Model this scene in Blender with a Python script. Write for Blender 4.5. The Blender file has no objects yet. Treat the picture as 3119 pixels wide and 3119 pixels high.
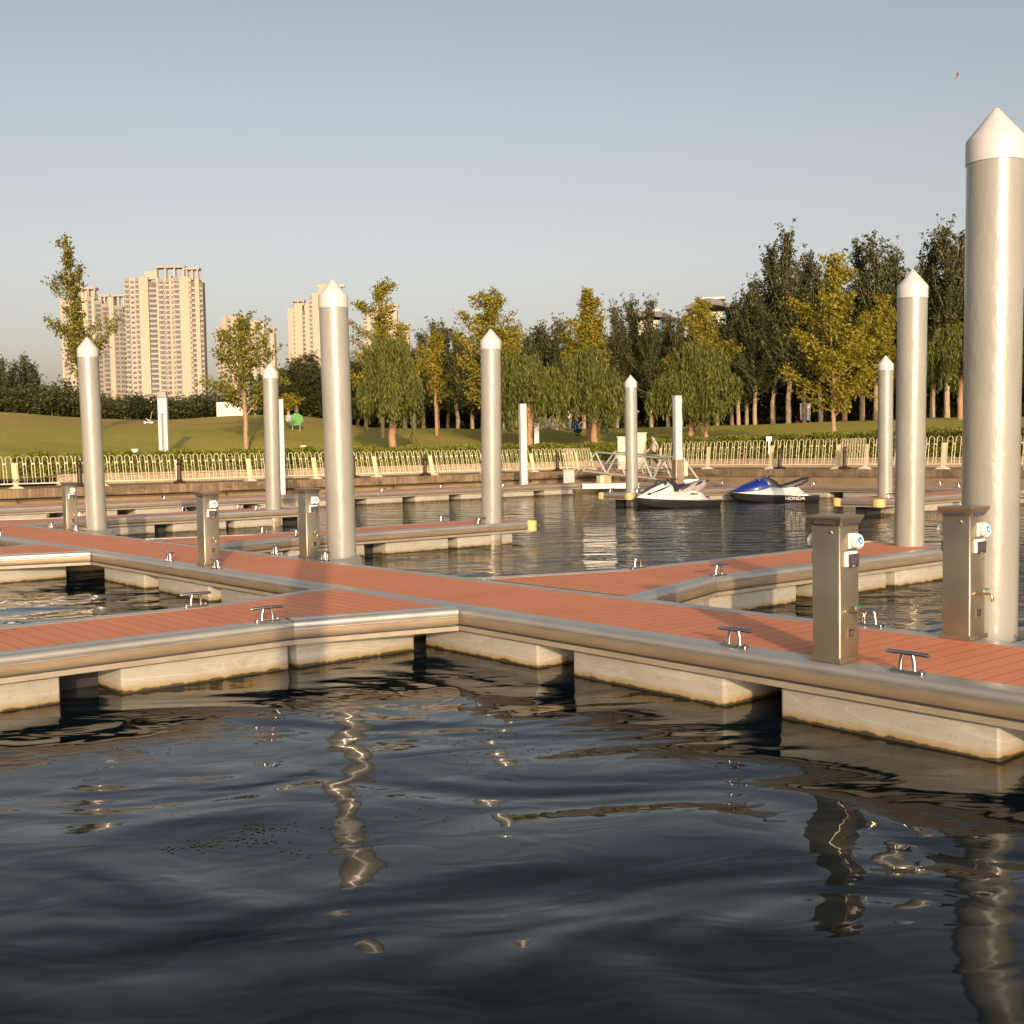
import bpy, bmesh, math, random
import numpy as np
from mathutils import Vector, Matrix
PI = math.pi
R = math.radians
SC = bpy.context.scene
COL = SC.collection

# ------------------------------------------------------------------ camera
CAMZ = 1.90
FPX, PITCH, ROLL = 3516.85, 0.0519, 0.0174
YAW = -0.8788                       # direction of the main walkway
AX = (math.cos(YAW), math.sin(YAW)); BX = (-math.sin(YAW), math.cos(YAW))
DZ = 0.45                           # deck level above the water
cam_d = bpy.data.cameras.new('camera'); cam = bpy.data.objects.new('camera', cam_d); COL.objects.link(cam)
cam_d.sensor_fit = 'HORIZONTAL'; cam_d.sensor_width = 36.0; cam_d.lens = 36.0*FPX/3119.0
cam_d.clip_start = 0.1; cam_d.clip_end = 6000
fw = Vector((0, math.cos(PITCH), -math.sin(PITCH))); up = Vector((0, math.sin(PITCH), math.cos(PITCH))); rt = Vector((1, 0, 0))
upr = up*math.cos(ROLL) + rt*math.sin(ROLL); rtr = rt*math.cos(ROLL) - up*math.sin(ROLL)
cam.matrix_world = Matrix(((rtr.x, upr.x, -fw.x, 0), (rtr.y, upr.y, -fw.y, 0), (rtr.z, upr.z, -fw.z, CAMZ), (0, 0, 0, 1)))
SC.camera = cam

# ------------------------------------------------------------------ sky, sun, exposure
SUN_EL, SUN_AZ = R(12.4), math.atan2(0.150, -0.99)      # low sun behind the viewer's right shoulder
W = bpy.data.worlds.new('World'); SC.world = W; W.use_nodes = True
wn = W.node_tree; wn.nodes.clear()
sky = wn.nodes.new('ShaderNodeTexSky'); sky.sky_type = 'NISHITA'; sky.sun_disc = False
sky.sun_elevation = SUN_EL; sky.sun_rotation = SUN_AZ
sky.altitude = 0; sky.air_density = 1.0; sky.dust_density = 6.0; sky.ozone_density = 1.0
bg = wn.nodes.new('ShaderNodeBackground'); bg.inputs['Strength'].default_value = 0.13
wo = wn.nodes.new('ShaderNodeOutputWorld')
hs = wn.nodes.new('ShaderNodeHueSaturation'); hs.inputs['Saturation'].default_value = 0.46
wn.links.new(sky.outputs[0], hs.inputs['Color']); 
tcw = wn.nodes.new('ShaderNodeTexCoord'); sxw = wn.nodes.new('ShaderNodeSeparateXYZ'); wn.links.new(tcw.outputs['Generated'], sxw.inputs[0])
rw = wn.nodes.new('ShaderNodeValToRGB'); rw.color_ramp.interpolation = 'B_SPLINE'; e = rw.color_ramp.elements; e[0].position = 0.0; e[0].color = (1, .88, .81, 1); e[1].position = .62; e[1].color = (.185, .19, .195, 1)   # hazy, paler towards the horizon
for pos, c in ((.05, (.72, .615, .555)), (.10, (.50, .448, .42)), (.22, (.308, .306, .300)), (.38, (.268, .272, .270))): q = e.new(pos); q.color = (*c, 1)
wn.links.new(sxw.outputs[2], rw.inputs[0])
mw = wn.nodes.new('ShaderNodeMix'); mw.data_type = 'RGBA'; mw.blend_type = 'MULTIPLY'; mw.inputs[0].default_value = 1.0
mg = wn.nodes.new('ShaderNodeVectorMath'); mg.operation = 'SCALE'; mg.inputs['Scale'].default_value = 3.75
wn.links.new(hs.outputs[0], mw.inputs[6]); wn.links.new(rw.outputs[0], mw.inputs[7]); wn.links.new(mw.outputs[2], mg.inputs[0]); wn.links.new(mg.outputs[0], bg.inputs[0])
wn.links.new(bg.outputs[0], wo.inputs[0])
sun_d = bpy.data.lights.new('sun', 'SUN'); sun_d.energy = 3.4; sun_d.angle = R(0.53); sun_d.color = (1.0, 0.69, 0.385)
sun = bpy.data.objects.new('sun', sun_d); COL.objects.link(sun)
sdir = Vector((math.sin(SUN_AZ)*math.cos(SUN_EL), math.cos(SUN_AZ)*math.cos(SUN_EL), math.sin(SUN_EL)))
sun.rotation_euler = sdir.to_track_quat('Z', 'Y').to_euler(); sun.location = (6, -30, 30)
SC.view_settings.view_transform = 'Standard'; SC.view_settings.look = 'None'
SC.view_settings.gamma = 1; SC.view_settings.exposure = 0.48

# ------------------------------------------------------------------ helpers
def pxray(u, v):
    x = (u-1559.5)/FPX; y = -(v-1559.5)/FPX
    X = math.cos(ROLL)*x + math.sin(ROLL)*y; Y = -math.sin(ROLL)*x + math.cos(ROLL)*y
    return Vector((X, math.cos(PITCH)+Y*math.sin(PITCH), -math.sin(PITCH)+Y*math.cos(PITCH)))
def at(u, v, y):                    # the point seen at pixel u, v of the photo at depth y
    r = pxray(u, v); return Vector((r.x*y/r.y, y, CAMZ + r.z*y/r.y))
def atz(u, v, z):
    r = pxray(u, v); s = (z-CAMZ)/r.z; return Vector((r.x*s, r.y*s, z))
def ab(a, b, z=0.0):                # harbour grid to world
    return Vector((AX[0]*a+BX[0]*b, AX[1]*a+BX[1]*b, z))
def toab(p): return (AX[0]*p[0]+AX[1]*p[1], BX[0]*p[0]+BX[1]*p[1])

class MB:
    def __init__(s): s.v = []; s.f = []; s.m = []
    def add(s, vs, fs, mi=0):
        o = len(s.v); s.v += [tuple(p) for p in vs]; s.f += [tuple(i+o for i in f) for f in fs]; s.m += [mi]*len(fs)
    def box(s, c, d, rz=0, mi=0, M=None):
        x, y, z = d[0]/2, d[1]/2, d[2]/2; cs, sn = math.cos(rz), math.sin(rz)
        vs = []
        for k in ((-1,-1,-1),(1,-1,-1),(1,1,-1),(-1,1,-1),(-1,-1,1),(1,-1,1),(1,1,1),(-1,1,1)):
            px, py, pz = k[0]*x, k[1]*y, k[2]*z
            p = Vector((px*cs-py*sn, px*sn+py*cs, pz))
            if M is not None: p = M @ p
            vs.append((p.x+c[0], p.y+c[1], p.z+c[2]))
        s.add(vs, [(0,3,2,1),(4,5,6,7),(0,1,5,4),(1,2,6,5),(2,3,7,6),(3,0,4,7)], mi)
    def rbox(s, c, d, r, rz=0, mi=0, seg=3):      # box with rounded vertical edges and a small top chamfer
        x, y, h = d[0]/2, d[1]/2, d[2]; cs, sn = math.cos(rz), math.sin(rz); ring = []
        for qx, qy, a0 in ((1,1,0),(-1,1,PI/2),(-1,-1,PI),(1,-1,1.5*PI)):
            for i in range(seg+1):
                a = a0 + PI/2*i/seg; ring.append((qx*(x-r)+r*math.cos(a), qy*(y-r)+r*math.sin(a)))
        n = len(ring); vs = []
        e = min(r, h*0.2)*0.6
        for z, k in ((-h/2+e, 0), (h/2-e, 0), (h/2, e)):
            for px, py in ring:
                px -= k*(1 if px > 0 else -1); py -= k*(1 if py > 0 else -1)
                vs.append((c[0]+px*cs-py*sn, c[1]+px*sn+py*cs, c[2]+z))
        for px, py in ring: vs.append((c[0]+px*cs-py*sn, c[1]+px*sn+py*cs, c[2]-h/2))
        fs = []
        for i in range(n):
            j = (i+1) % n
            fs += [(i, j, n+j, n+i), (n+i, n+j, 2*n+j, 2*n+i), (3*n+i, 3*n+j, j, i)]
        fs += [tuple(2*n+i for i in range(n)), tuple(3*n+i for i in reversed(range(n)))]
        s.add(vs, fs, mi)
    def tube(s, pts, rad, n=8, mi=0, caps=True):
        pts = [Vector(p) for p in pts]
        if not hasattr(rad, '__len__'): rad = [rad]*len(pts)
        vs = []; ref = None
        for i, p in enumerate(pts):
            t = (pts[min(i+1, len(pts)-1)]-pts[max(i-1, 0)]).normalized()
            if ref is None: ref = Vector((0,0,1)) if abs(t.z) < .9 else Vector((1,0,0))
            u_ = t.cross(ref).normalized(); w_ = t.cross(u_).normalized(); ref = -t.cross(u_) if False else ref
            for k in range(n):
                a = 2*PI*k/n; vs.append(p + (u_*math.cos(a)+w_*math.sin(a))*rad[i])
        fs = []
        for i in range(len(pts)-1):
            for k in range(n):
                k2 = (k+1) % n; fs.append((i*n+k, i*n+k2, (i+1)*n+k2, (i+1)*n+k))
        if caps: fs += [tuple(reversed(range(n))), tuple((len(pts)-1)*n+k for k in range(n))]
        s.add(vs, fs, mi)
    def lathe(s, prof, n=32, c=(0,0,0), mi=0, M=None):
        vs = []; fs = []
        for r, z in prof:
            for k in range(n):
                a = 2*PI*k/n; p = Vector((r*math.cos(a), r*math.sin(a), z))
                if M is not None: p = M @ p
                vs.append((p.x+c[0], p.y+c[1], p.z+c[2]))
        for i in range(len(prof)-1):
            for k in range(n):
                k2 = (k+1) % n; fs.append((i*n+k, i*n+k2, (i+1)*n+k2, (i+1)*n+k))
        fs += [tuple(reversed(range(n))), tuple((len(prof)-1)*n+k for k in range(n))]
        s.add(vs, fs, mi)
    def sweep(s, prof, path, side=1, mi=0, closed=False, cap=True, mis=None):
        # prof: (outward offset, dz) open or closed polygon; path: 3-D points in plan; outward = side * left normal
        P = [Vector(p) for p in path]; n = len(P); vs = []
        for i in range(n):
            if closed: d0 = (P[i]-P[i-1]).normalized(); d1 = (P[(i+1) % n]-P[i]).normalized()
            else:
                d0 = (P[i]-P[i-1]).normalized() if i else (P[1]-P[0]).normalized()
                d1 = (P[i+1]-P[i]).normalized() if i < n-1 else d0
            n0 = Vector((-d0.y, d0.x, 0)); n1 = Vector((-d1.y, d1.x, 0)); m = (n0+n1)
            m = m.normalized() / max(.3, m.normalized().dot(n0)) if m.length > 1e-6 else n0
            for o, z in prof: vs.append(P[i] + m*o*side + Vector((0, 0, z)))
        k = len(prof); fs = []; ms = []
        for i in range(n if closed else n-1):
            i2 = (i+1) % n
            for j in range(k):
                j2 = (j+1) % k
                q = (i*k+j, i*k+j2, i2*k+j2, i2*k+j)
                fs.append(q if side < 0 else q[::-1]); ms.append(mis[j] if mis else mi)
        if cap and not closed: fs += [tuple(range(k)) if side > 0 else tuple(reversed(range(k))), tuple((n-1)*k+j for j in (reversed(range(k)) if side > 0 else range(k)))]
        s.add(vs, fs, mi)
        if mis: s.m[len(s.m)-len(fs):] = ms+[0]*(len(fs)-len(ms))
    def build(s, name, mat, parent=None, smooth=False, loc=None, rz=0, angle=40):
        me = bpy.data.meshes.new(name); me.from_pydata(s.v, [], s.f)
        mats = mat if isinstance(mat, (list, tuple)) else [mat]
        for m in mats: me.materials.append(m)
        if len(mats) > 1: me.polygons.foreach_set('material_index', s.m)
        bm = bmesh.new(); bm.from_mesh(me); bmesh.ops.recalc_face_normals(bm, faces=bm.faces); bm.to_mesh(me); bm.free()
        if smooth:
            me.polygons.foreach_set('use_smooth', [True]*len(me.polygons)); me.set_sharp_from_angle(angle=R(angle))
        return link(me, name, parent, loc, rz)
def link(me, name, parent=None, loc=None, rz=0):
    o = bpy.data.objects.new(name, me); COL.objects.link(o)
    if parent is not None: o.parent = parent
    if loc is not None: o.location = loc
    o.rotation_euler.z = rz
    return o
def tag(o, label, cat, group=None, kind=None):
    o['label'] = label; o['category'] = cat
    if group: o['group'] = group
    if kind: o['kind'] = kind
    return o
def struct(o): o['kind'] = 'structure'; return o
def thing(name, label, cat, loc=(0,0,0), rz=0, group=None):
    o = bpy.data.objects.new(name, None); COL.objects.link(o); o.location = loc; o.rotation_euler.z = rz
    o.empty_display_size = .3
    return tag(o, label, cat, group)
def copy_tree(o, parent=None):
    c = o.copy(); COL.objects.link(c)
    if parent is not None: c.parent = parent
    for ch in list(o.children): copy_tree(ch, c)
    return c
def place(src, used, loc, rz=0, label=None, scale=None):
    o = src if not used else copy_tree(src)
    o.location = loc; o.rotation_euler.z = rz
    if label: o['label'] = label
    if scale: o.scale = scale if hasattr(scale, '__len__') else (scale,)*3
    return o
def bevel(o, w, seg=2):
    md = o.modifiers.new('bevel', 'BEVEL'); md.width = w; md.segments = seg; md.limit_method = 'ANGLE'; md.angle_limit = R(40)
    return o

# ------------------------------------------------------------------ materials
class NT:
    def __init__(s, name):
        s.mat = bpy.data.materials.new(name); s.mat.use_nodes = True; s.t = s.mat.node_tree; s.n = s.t.nodes
        s.bsdf = s.n['Principled BSDF']; s.out = s.n['Material Output']
    def N(s, typ, **kw):
        nd = s.n.new(typ)
        for k, v in kw.items():
            if k in nd.inputs: nd.inputs[k].default_value = v
            else: setattr(nd, k, v)
        return nd
    def L(s, a, b): s.t.links.new(a, b)
    def coord(s, kind='Object', scale=(1,1,1), rot=(0,0,0)):
        tc = s.N('ShaderNodeTexCoord'); mp = s.N('ShaderNodeMapping'); mp.inputs['Scale'].default_value = scale; mp.inputs['Rotation'].default_value = rot
        s.L(tc.outputs[kind], mp.inputs[0]); return mp.outputs[0]
    def world(s, scale=(1,1,1), rot=(0,0,0)):
        g = s.N('ShaderNodeNewGeometry'); mp = s.N('ShaderNodeMapping'); mp.inputs['Scale'].default_value = scale; mp.inputs['Rotation'].default_value = rot
        s.L(g.outputs['Position'], mp.inputs[0]); return mp.outputs[0]
    def noise(s, vec, scale, detail=3, rough=.5, dist=0):
        n = s.N('ShaderNodeTexNoise'); n.inputs['Scale'].default_value = scale; n.inputs['Detail'].default_value = detail
        n.inputs['Roughness'].default_value = rough; n.inputs['Distortion'].default_value = dist; s.L(vec, n.inputs['Vector']); return n.outputs['Fac']
    def ramp(s, fac, stops):
        r = s.N('ShaderNodeValToRGB'); e = r.color_ramp.elements
        while len(e) < len(stops): e.new(.5)
        for i, (p, c) in enumerate(stops): e[i].position = p; e[i].color = (*c, 1) if len(c) == 3 else c
        s.L(fac, r.inputs[0]); return r.outputs[0]
    def math(s, op, a, b=None, clamp=False):
        m = s.N('ShaderNodeMath', operation=op); m.use_clamp = clamp
        for i, x in enumerate((a, b)):
            if x is None: continue
            if isinstance(x, (int, float)): m.inputs[i].default_value = x
            else: s.L(x, m.inputs[i])
        return m.outputs[0]
    def mix(s, fac, a, b, blend='MIX'):
        m = s.N('ShaderNodeMix', data_type='RGBA', blend_type=blend)
        for i, x in ((0, fac), (6, a), (7, b)):
            if isinstance(x, (int, float)): m.inputs[i].default_value = x
            elif isinstance(x, (tuple, list)): m.inputs[i].default_value = (*x, 1)
            else: s.L(x, m.inputs[i])
        return m.outputs[2]
    def bump(s, h, dist, strength=1.0, link=True):
        b = s.N('ShaderNodeBump'); b.inputs['Distance'].default_value = dist; b.inputs['Strength'].default_value = strength
        s.L(h, b.inputs['Height'])
        if link: s.L(b.outputs[0], s.bsdf.inputs['Normal'])
        return b.outputs[0]
    def set(s, **kw):
        for k, v in kw.items():
            k = k.replace('_', ' '); i = s.bsdf.inputs[k]
            if isinstance(v, (int, float)): i.default_value = v
            elif isinstance(v, (tuple, list)): i.default_value = (*v, 1)
            else: s.L(v, i)
        return s
def basic(name, c, rough=.6, metal=0, var=.12, scale=6, bump=0, **kw):
    t = NT(name); n = t.noise(t.coord(), scale, 5, .6)
    t.set(Base_Color=t.ramp(n, [(.25, tuple(x*(1-var) for x in c)), (.75, tuple(min(1, x*(1+var)) for x in c))]), Metallic=metal)
    t.set(Roughness=t.ramp(n, [(.2, (rough*.85,)*3), (.8, (min(1, rough*1.15),)*3)]))
    if bump: t.bump(n, bump)
    for k, v in kw.items(): t.bsdf.inputs[k].default_value = v
    return t.mat
M = {}
# deck boards: red-brown composite, each board a little different, worn and dusty
t = NT('red_composite_deck'); oc = t.coord(); sx = t.N('ShaderNodeSeparateXYZ'); t.L(oc, sx.inputs[0])
bid = t.math('FLOOR', t.math('DIVIDE', sx.outputs[0], .145))
wn_ = t.N('ShaderNodeTexWhiteNoise', noise_dimensions='1D'); t.L(bid, wn_.inputs['W'])
n1 = t.noise(t.coord(scale=(1, .35, 1)), 1.3, 4, .6); n2 = t.noise(t.coord(scale=(30, 1.2, 1)), 5, 3)
c1 = t.ramp(n1, [(.3, (.63, .205, .084)), (.7, (.73, .255, .108))])
c2 = t.mix(t.math('MULTIPLY', wn_.outputs[0], .25), c1, (.56, .165, .070)); c3 = t.mix(t.math('MULTIPLY', n2, .25), c2, (.64, .29, .18))
g4 = t.noise(t.coord(), .9, 6, .72); g5 = t.noise(t.coord(), 70, 2)
c3 = t.mix(t.math('MULTIPLY', t.ramp(g4, [(.50, (0,)*3), (.72, (1,)*3)]), .26), c3, (.36, .18, .11)); c3 = t.mix(t.math('MULTIPLY', t.ramp(g5, [(.72, (0,)*3), (.76, (1,)*3)]), .5), c3, (.70, .52, .40))
t.set(Base_Color=c3, Roughness=.62); t.bump(n2, .0015); M['deck'] = t.mat
M['deck_side'] = basic('deck_gap_shade', (.035, .014, .009), .9)  # board sides coloured near black for the shade in the gaps
# brushed aluminium
t = NT('brushed_aluminium'); a1 = t.noise(t.coord(scale=(1, 1, 1)), 2.2, 4, .6); a2 = t.noise(t.coord(scale=(.6, 14, 60)), 4, 3)
t.set(Base_Color=t.ramp(a1, [(.3, (.42, .41, .395)), (.7, (.51, .50, .485))]), Metallic=.72, Roughness=t.ramp(a1, [(.2, (.32,)*3), (.8, (.44,)*3)])); t.bump(a2, .0008); M['alu'] = t.mat
t = NT('alu_face_water_tint'); a1 = t.noise(t.coord(scale=(.8, 3, 3)), 3, 5, .65); a2 = t.noise(t.coord(scale=(.5, 20, 50)), 4, 3)  # reflected brown of the water put into the rail face colour
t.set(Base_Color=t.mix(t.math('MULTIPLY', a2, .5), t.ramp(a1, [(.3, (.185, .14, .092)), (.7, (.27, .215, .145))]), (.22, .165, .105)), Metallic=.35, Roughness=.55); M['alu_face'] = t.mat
t = NT('lower_flange'); a1 = t.noise(t.coord(), 4, 5, .65)
t.set(Base_Color=t.ramp(a1, [(.3, (.26, .225, .17)), (.7, (.34, .30, .235))]), Metallic=.3, Roughness=.6); M['alu_flange'] = t.mat
t = NT('sunlit_aluminium'); a1 = t.noise(t.coord(), 3, 3); t.set(Base_Color=(.8, .78, .75), Metallic=.55, Roughness=.45); M['alu_sunlit'] = t.mat  # paler aluminium for the corner brace, full sunlight put into its colour
# dirty concrete float with a stained waterline
t = NT('concrete_float'); wp = t.world(); sp = t.N('ShaderNodeSeparateXYZ'); t.L(wp, sp.inputs[0])
p1 = t.noise(wp, 1.6, 5, .6); p2 = t.noise(t.world(scale=(1.5, 1.5, 4)), 3.5, 4, .7); p3 = t.noise(wp, 55, 2, .5); p4 = t.noise(wp, 7, 4, .65)
base = t.ramp(p1, [(.3, (.265, .26, .23)), (.7, (.335, .325, .29))])
sc = t.noise(t.world(scale=(.55, .55, 4.2), rot=(.35, .35, .2)), 1.5, 2, .5, .7); ripple_light = t.ramp(sc, [(.472, (0,)*3), (.5, (1,)*3), (.528, (0,)*3)])  # pale wavy streaks painted in for light rippling off the water
base = t.mix(t.math('MULTIPLY', ripple_light, t.math('MULTIPLY', p2, .42)), base, (.60, .56, .47)); base = t.mix(t.math('MULTIPLY', t.ramp(p2, [(.5, (0,)*3), (.75, (1,)*3)]), .45), base, (.22, .19, .13))
speck = t.ramp(p3, [(.655, (0, 0, 0)), (.70, (1, 1, 1))])
lowmask = t.ramp(t.math('ADD', sp.outputs[2], t.math('MULTIPLY', p4, -.10)), [(.0, (1,)*3), (.09, (0,)*3)])
c = t.mix(t.math('MULTIPLY', speck, t.math('MULTIPLY', p2, .9)), base, (.10, .075, .04))
hz = t.math('ADD', sp.outputs[2], t.math('MULTIPLY', t.math('SUBTRACT', p4, .5), .07))
c = t.mix(t.ramp(hz, [(.022, (1,)*3), (.075, (0,)*3)]), c, (.25, .175, .075))
c = t.mix(t.ramp(hz, [(.014, (1,)*3), (.024, (0,)*3)]), c, (.030, .026, .010))
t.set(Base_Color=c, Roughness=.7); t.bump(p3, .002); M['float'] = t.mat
# glossy pile paint with drips and brush waviness
t = NT('pile_paint'); w1 = t.noise(t.coord(scale=(1, 1, .55)), 7, 4, .55); w2 = t.noise(t.coord(scale=(1, 1, .5)), 38, 2, .5)
q1 = t.noise(t.coord(), 1.1, 4)
t.set(Base_Color=t.ramp(q1, [(.3, (.225, .229, .207)), (.7, (.270, .272, .247))]), Roughness=.30)
t.bsdf.inputs['Coat Weight'].default_value = .42; t.bsdf.inputs['Coat Roughness'].default_value = .10
t.bump(t.math('ADD', t.math('MULTIPLY', w1, 1.0), t.math('MULTIPLY', w2, .16)), .010); 
wz = t.N('ShaderNodeSeparateXYZ'); t.L(t.world(), wz.inputs[0]); sn = t.noise(t.world(scale=(1, 1, .25)), 9, 4, .7)
hh_ = t.math('ADD', wz.outputs[2], t.math('MULTIPLY', t.math('SUBTRACT', sn, .5), .16))
pc_ = t.mix(t.ramp(hh_, [(.10, (1,)*3), (.17, (0,)*3)]), t.ramp(q1, [(.3, (.225, .229, .207)), (.7, (.270, .272, .247))]), (.20, .165, .09))
dr = t.noise(t.coord(scale=(7, 7, .22)), 3.0, 4, .6); sp2 = t.noise(t.coord(), 60, 2)
pc_ = t.mix(t.math('MULTIPLY', t.ramp(dr, [(.58, (0,)*3), (.78, (1,)*3)]), .30), pc_, (.20, .185, .15)); pc_ = t.mix(t.math('MULTIPLY', t.ramp(sp2, [(.71, (0,)*3), (.75, (1,)*3)]), .5), pc_, (.14, .12, .09))
t.set(Base_Color=pc_); M['pile'] = t.mat
M['cap'] = basic('pile_cap_plastic', (.47, .475, .485), .4, var=.03, scale=3)
# brushed stainless, brown of mirrored surroundings put into its base colour
t = NT('stainless_steel'); s1 = t.noise(t.coord(scale=(40, 40, .7)), 5, 3); s2 = t.noise(t.coord(), 3.5, 4, .6)
t.set(Base_Color=t.ramp(s2, [(.3, (.30, .255, .185)), (.7, (.39, .335, .25))]), Metallic=.85, Roughness=t.ramp(s2, [(.25, (.28,)*3), (.75, (.42,)*3)])); M['steel'] = t.mat
t = NT('polished_steel'); s2 = t.noise(t.coord(), 20, 3); t.set(Base_Color=(.52, .51, .50), Metallic=1.0, Roughness=t.ramp(s2, [(.2, (.12,)*3), (.8, (.24,)*3)])); M['chrome'] = t.mat
M['dark_steel'] = basic('dark_steel', (.22, .22, .23), .35, .8)
M['under'] = basic('dark_metal', (.10, .10, .10), .7, .3)
M['white_plastic'] = basic('white_plastic', (.78, .77, .74), .35, var=.03)
M['blue_plastic'] = basic('blue_plastic', (.04, .22, .50), .35, var=.05)
M['black_plastic'] = basic('black_plastic', (.02, .02, .022), .3, var=.2)
M['smoke_glass'] = basic('smoked_window', (.05, .05, .06), .08, var=.1)
M['brass'] = basic('brass_tap', (.70, .52, .30), .2, 1.0, var=.08)
M['green_plastic'] = basic('green_plastic', (.02, .22, .10), .4, var=.1)
M['fender'] = basic('yellow_fender', (.60, .42, .18), .5, var=.1, scale=9)
M['black_rubber'] = basic('black_rubber', (.018, .018, .02), .6)
M['fence'] = basic('white_fence_paint', (.56, .50, .34), .45, var=.10, scale=2.5)
M['fence_foot'] = basic('fence_foot_concrete', (.5, .45, .38), .8, var=.2, scale=8)
M['bollard'] = basic('bollard_iron', (.035, .022, .018), .5, .3)
M['chain'] = basic('chain_iron', (.10, .08, .06), .5, .6)
M['grey_paint'] = basic('grey_gangway_paint', (.33, .35, .32), .45, var=.07)
M['post_paint'] = basic('post_paint', (.46, .48, .48), .35, var=.05)
M['cream_paint'] = basic('cream_cabinet_paint', (.54, .48, .33), .45, var=.05)
M['lamp_paint'] = basic('lamp_paint', (.50, .50, .48), .45, var=.06)
M['tower_wall'] = basic('tower_wall', (.37, .305, .24), .8, var=.05, scale=.08)
M['tower_dark'] = basic('tower_recess', (.15, .12, .10), .85, var=.1, scale=.1)
M['tower_bal'] = basic('tower_panel', (.235, .205, .175), .85, var=.1, scale=.1)
M['tower_pale'] = basic('tower_balcony', (.27, .27, .255), .6, var=.08, scale=.2)
M['tower_frame'] = basic('tower_roof_frame', (.30, .27, .25), .8, var=.1, scale=.2)
M['tower_glass'] = basic('tower_glass', (.07, .07, .075), .25, var=.3, scale=.4)
M['teal_glass'] = basic('teal_glass', (.12, .22, .24), .15, var=.2, scale=.2)
M['white_wall'] = basic('white_wall', (.55, .53, .48), .7, var=.06, scale=.8)
M['roof_slate'] = basic('roof_slate', (.13, .115, .13), .6, var=.15, scale=1)
M['blue_paint'] = basic('blue_paint', (.05, .22, .40), .5)
M['red_paint'] = basic('red_paint', (.55, .05, .04), .5)
M['stone_grey'] = basic('boulder_stone', (.34, .27, .19), .9, var=.4, scale=1.2, bump=.3)
M['bark_g'] = basic('ginkgo_bark', (.30, .20, .12), .9, var=.35, scale=5, bump=.05)
M['bark_p'] = basic('poplar_bark', (.31, .235, .15), .9, var=.3, scale=5, bump=.04)
M['bark_twig'] = basic('poplar_twigs', (.16, .12, .075), .9, var=.3, scale=5)
M['bark_w'] = basic('willow_bark', (.30, .18, .10), .9, var=.4, scale=6, bump=.06)
# quay coping: sawn stone blocks with damp drips
t = NT('quay_coping'); gc = t.coord(); gx = t.N('ShaderNodeSeparateXYZ'); t.L(gc, gx.inputs[0])
bid = t.math('FLOOR', t.math('DIVIDE', gx.outputs[0], .135)); wn2 = t.N('ShaderNodeTexWhiteNoise', noise_dimensions='1D'); t.L(bid, wn2.inputs['W'])
fr = t.math('FRACT', t.math('DIVIDE', gx.outputs[0], .135)); gap = t.ramp(fr, [(.06, (0,)*3), (.1, (1,)*3)])
d1 = t.noise(t.coord(scale=(1, 1, 1.6)), 1.3, 5, .65)
c = t.ramp(wn2.outputs[0], [(0, (.145, .10, .058)), (1, (.235, .17, .10))])
c = t.mix(t.ramp(d1, [(.48, (0,)*3), (.66, (1,)*3)]), c, (.08, .05, .03)); c = t.mix(gap, (.06, .04, .025), c)
t.set(Base_Color=c, Roughness=.85); M['coping'] = t.mat
t = NT('quay_wall'); d1 = t.noise(t.world(scale=(1, 1, .5)), 1.1, 5, .65)
t.set(Base_Color=t.ramp(d1, [(.3, (.16, .115, .065)), (.7, (.25, .19, .11))]), Roughness=.9); M['quay'] = t.mat
t = NT('promenade_paving'); d1 = t.noise(t.world(), .7, 5, .65); br = t.N('ShaderNodeTexBrick'); t.L(t.world(rot=(0, 0, -YAW)), br.inputs[0]); br.inputs['Scale'].default_value = 1.6
br.inputs['Color1'].default_value = (.26, .21, .15, 1); br.inputs['Color2'].default_value = (.22, .175, .125, 1); br.inputs['Mortar'].default_value = (.16, .12, .08, 1); br.inputs['Mortar Size'].default_value = .012
t.set(Base_Color=t.mix(t.math('MULTIPLY', d1, .6), br.outputs[0], (.22, .16, .10)), Roughness=.85); M['paving'] = t.mat
t = NT('kerb_stone'); br = t.N('ShaderNodeTexBrick'); t.L(t.coord(rot=(PI/2, 0, 0)), br.inputs[0]); br.inputs['Scale'].default_value = 2.0
br.inputs['Color1'].default_value = (.38, .30, .205, 1); br.inputs['Color2'].default_value = (.30, .235, .165, 1); br.inputs['Mortar'].default_value = (.22, .16, .10, 1); br.inputs['Mortar Size'].default_value = .012
t.set(Base_Color=br.outputs[0], Roughness=.85); M['kerb'] = t.mat
# lawn: patchy olive grass, drier on top
t = NT('lawn_grass'); g1 = t.noise(t.world(scale=(.5, 1, 1)), .09, 5, .6, .6); g2 = t.noise(t.world(), 2.2, 4, .7); g3 = t.noise(t.world(), 14, 3, .6)
c = t.ramp(g1, [(.32, (.19, .225, .013)), (.52, (.31, .295, .020)), (.68, (.47, .30, .055))])
zs = t.N('ShaderNodeSeparateXYZ'); t.L(t.world(), zs.inputs[0]); zn = t.math('ADD', zs.outputs[2], t.math('MULTIPLY', t.math('SUBTRACT', g1, .5), 1.6))
c = t.mix(t.ramp(t.math('MULTIPLY', zn, .1), [(.345, (0,)*3), (.375, (.85,)*3), (.425, (.85,)*3), (.455, (0,)*3)]), c, (.36, .20, .075))      # worn strip along the mound
tree_shade = t.noise(t.world(scale=(.35, 1, 1)), .35, 4, .65); c = t.mix(t.math('MULTIPLY', t.ramp(tree_shade, [(.52, (0,)*3), (.64, (1,)*3)]), .45), c, (.085, .10, .012))  # dark patches painted in for tree shadows, with some worn areas
c = t.mix(t.math('MULTIPLY', g2, .6), c, (.17, .165, .015)); c = t.mix(t.math('MULTIPLY', g3, .5), c, (.34, .28, .045))
t.set(Base_Color=c, Roughness=.95); t.bump(t.math('ADD', g3, t.math('MULTIPLY', g2, 2)), .10); M['lawn'] = t.mat
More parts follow.
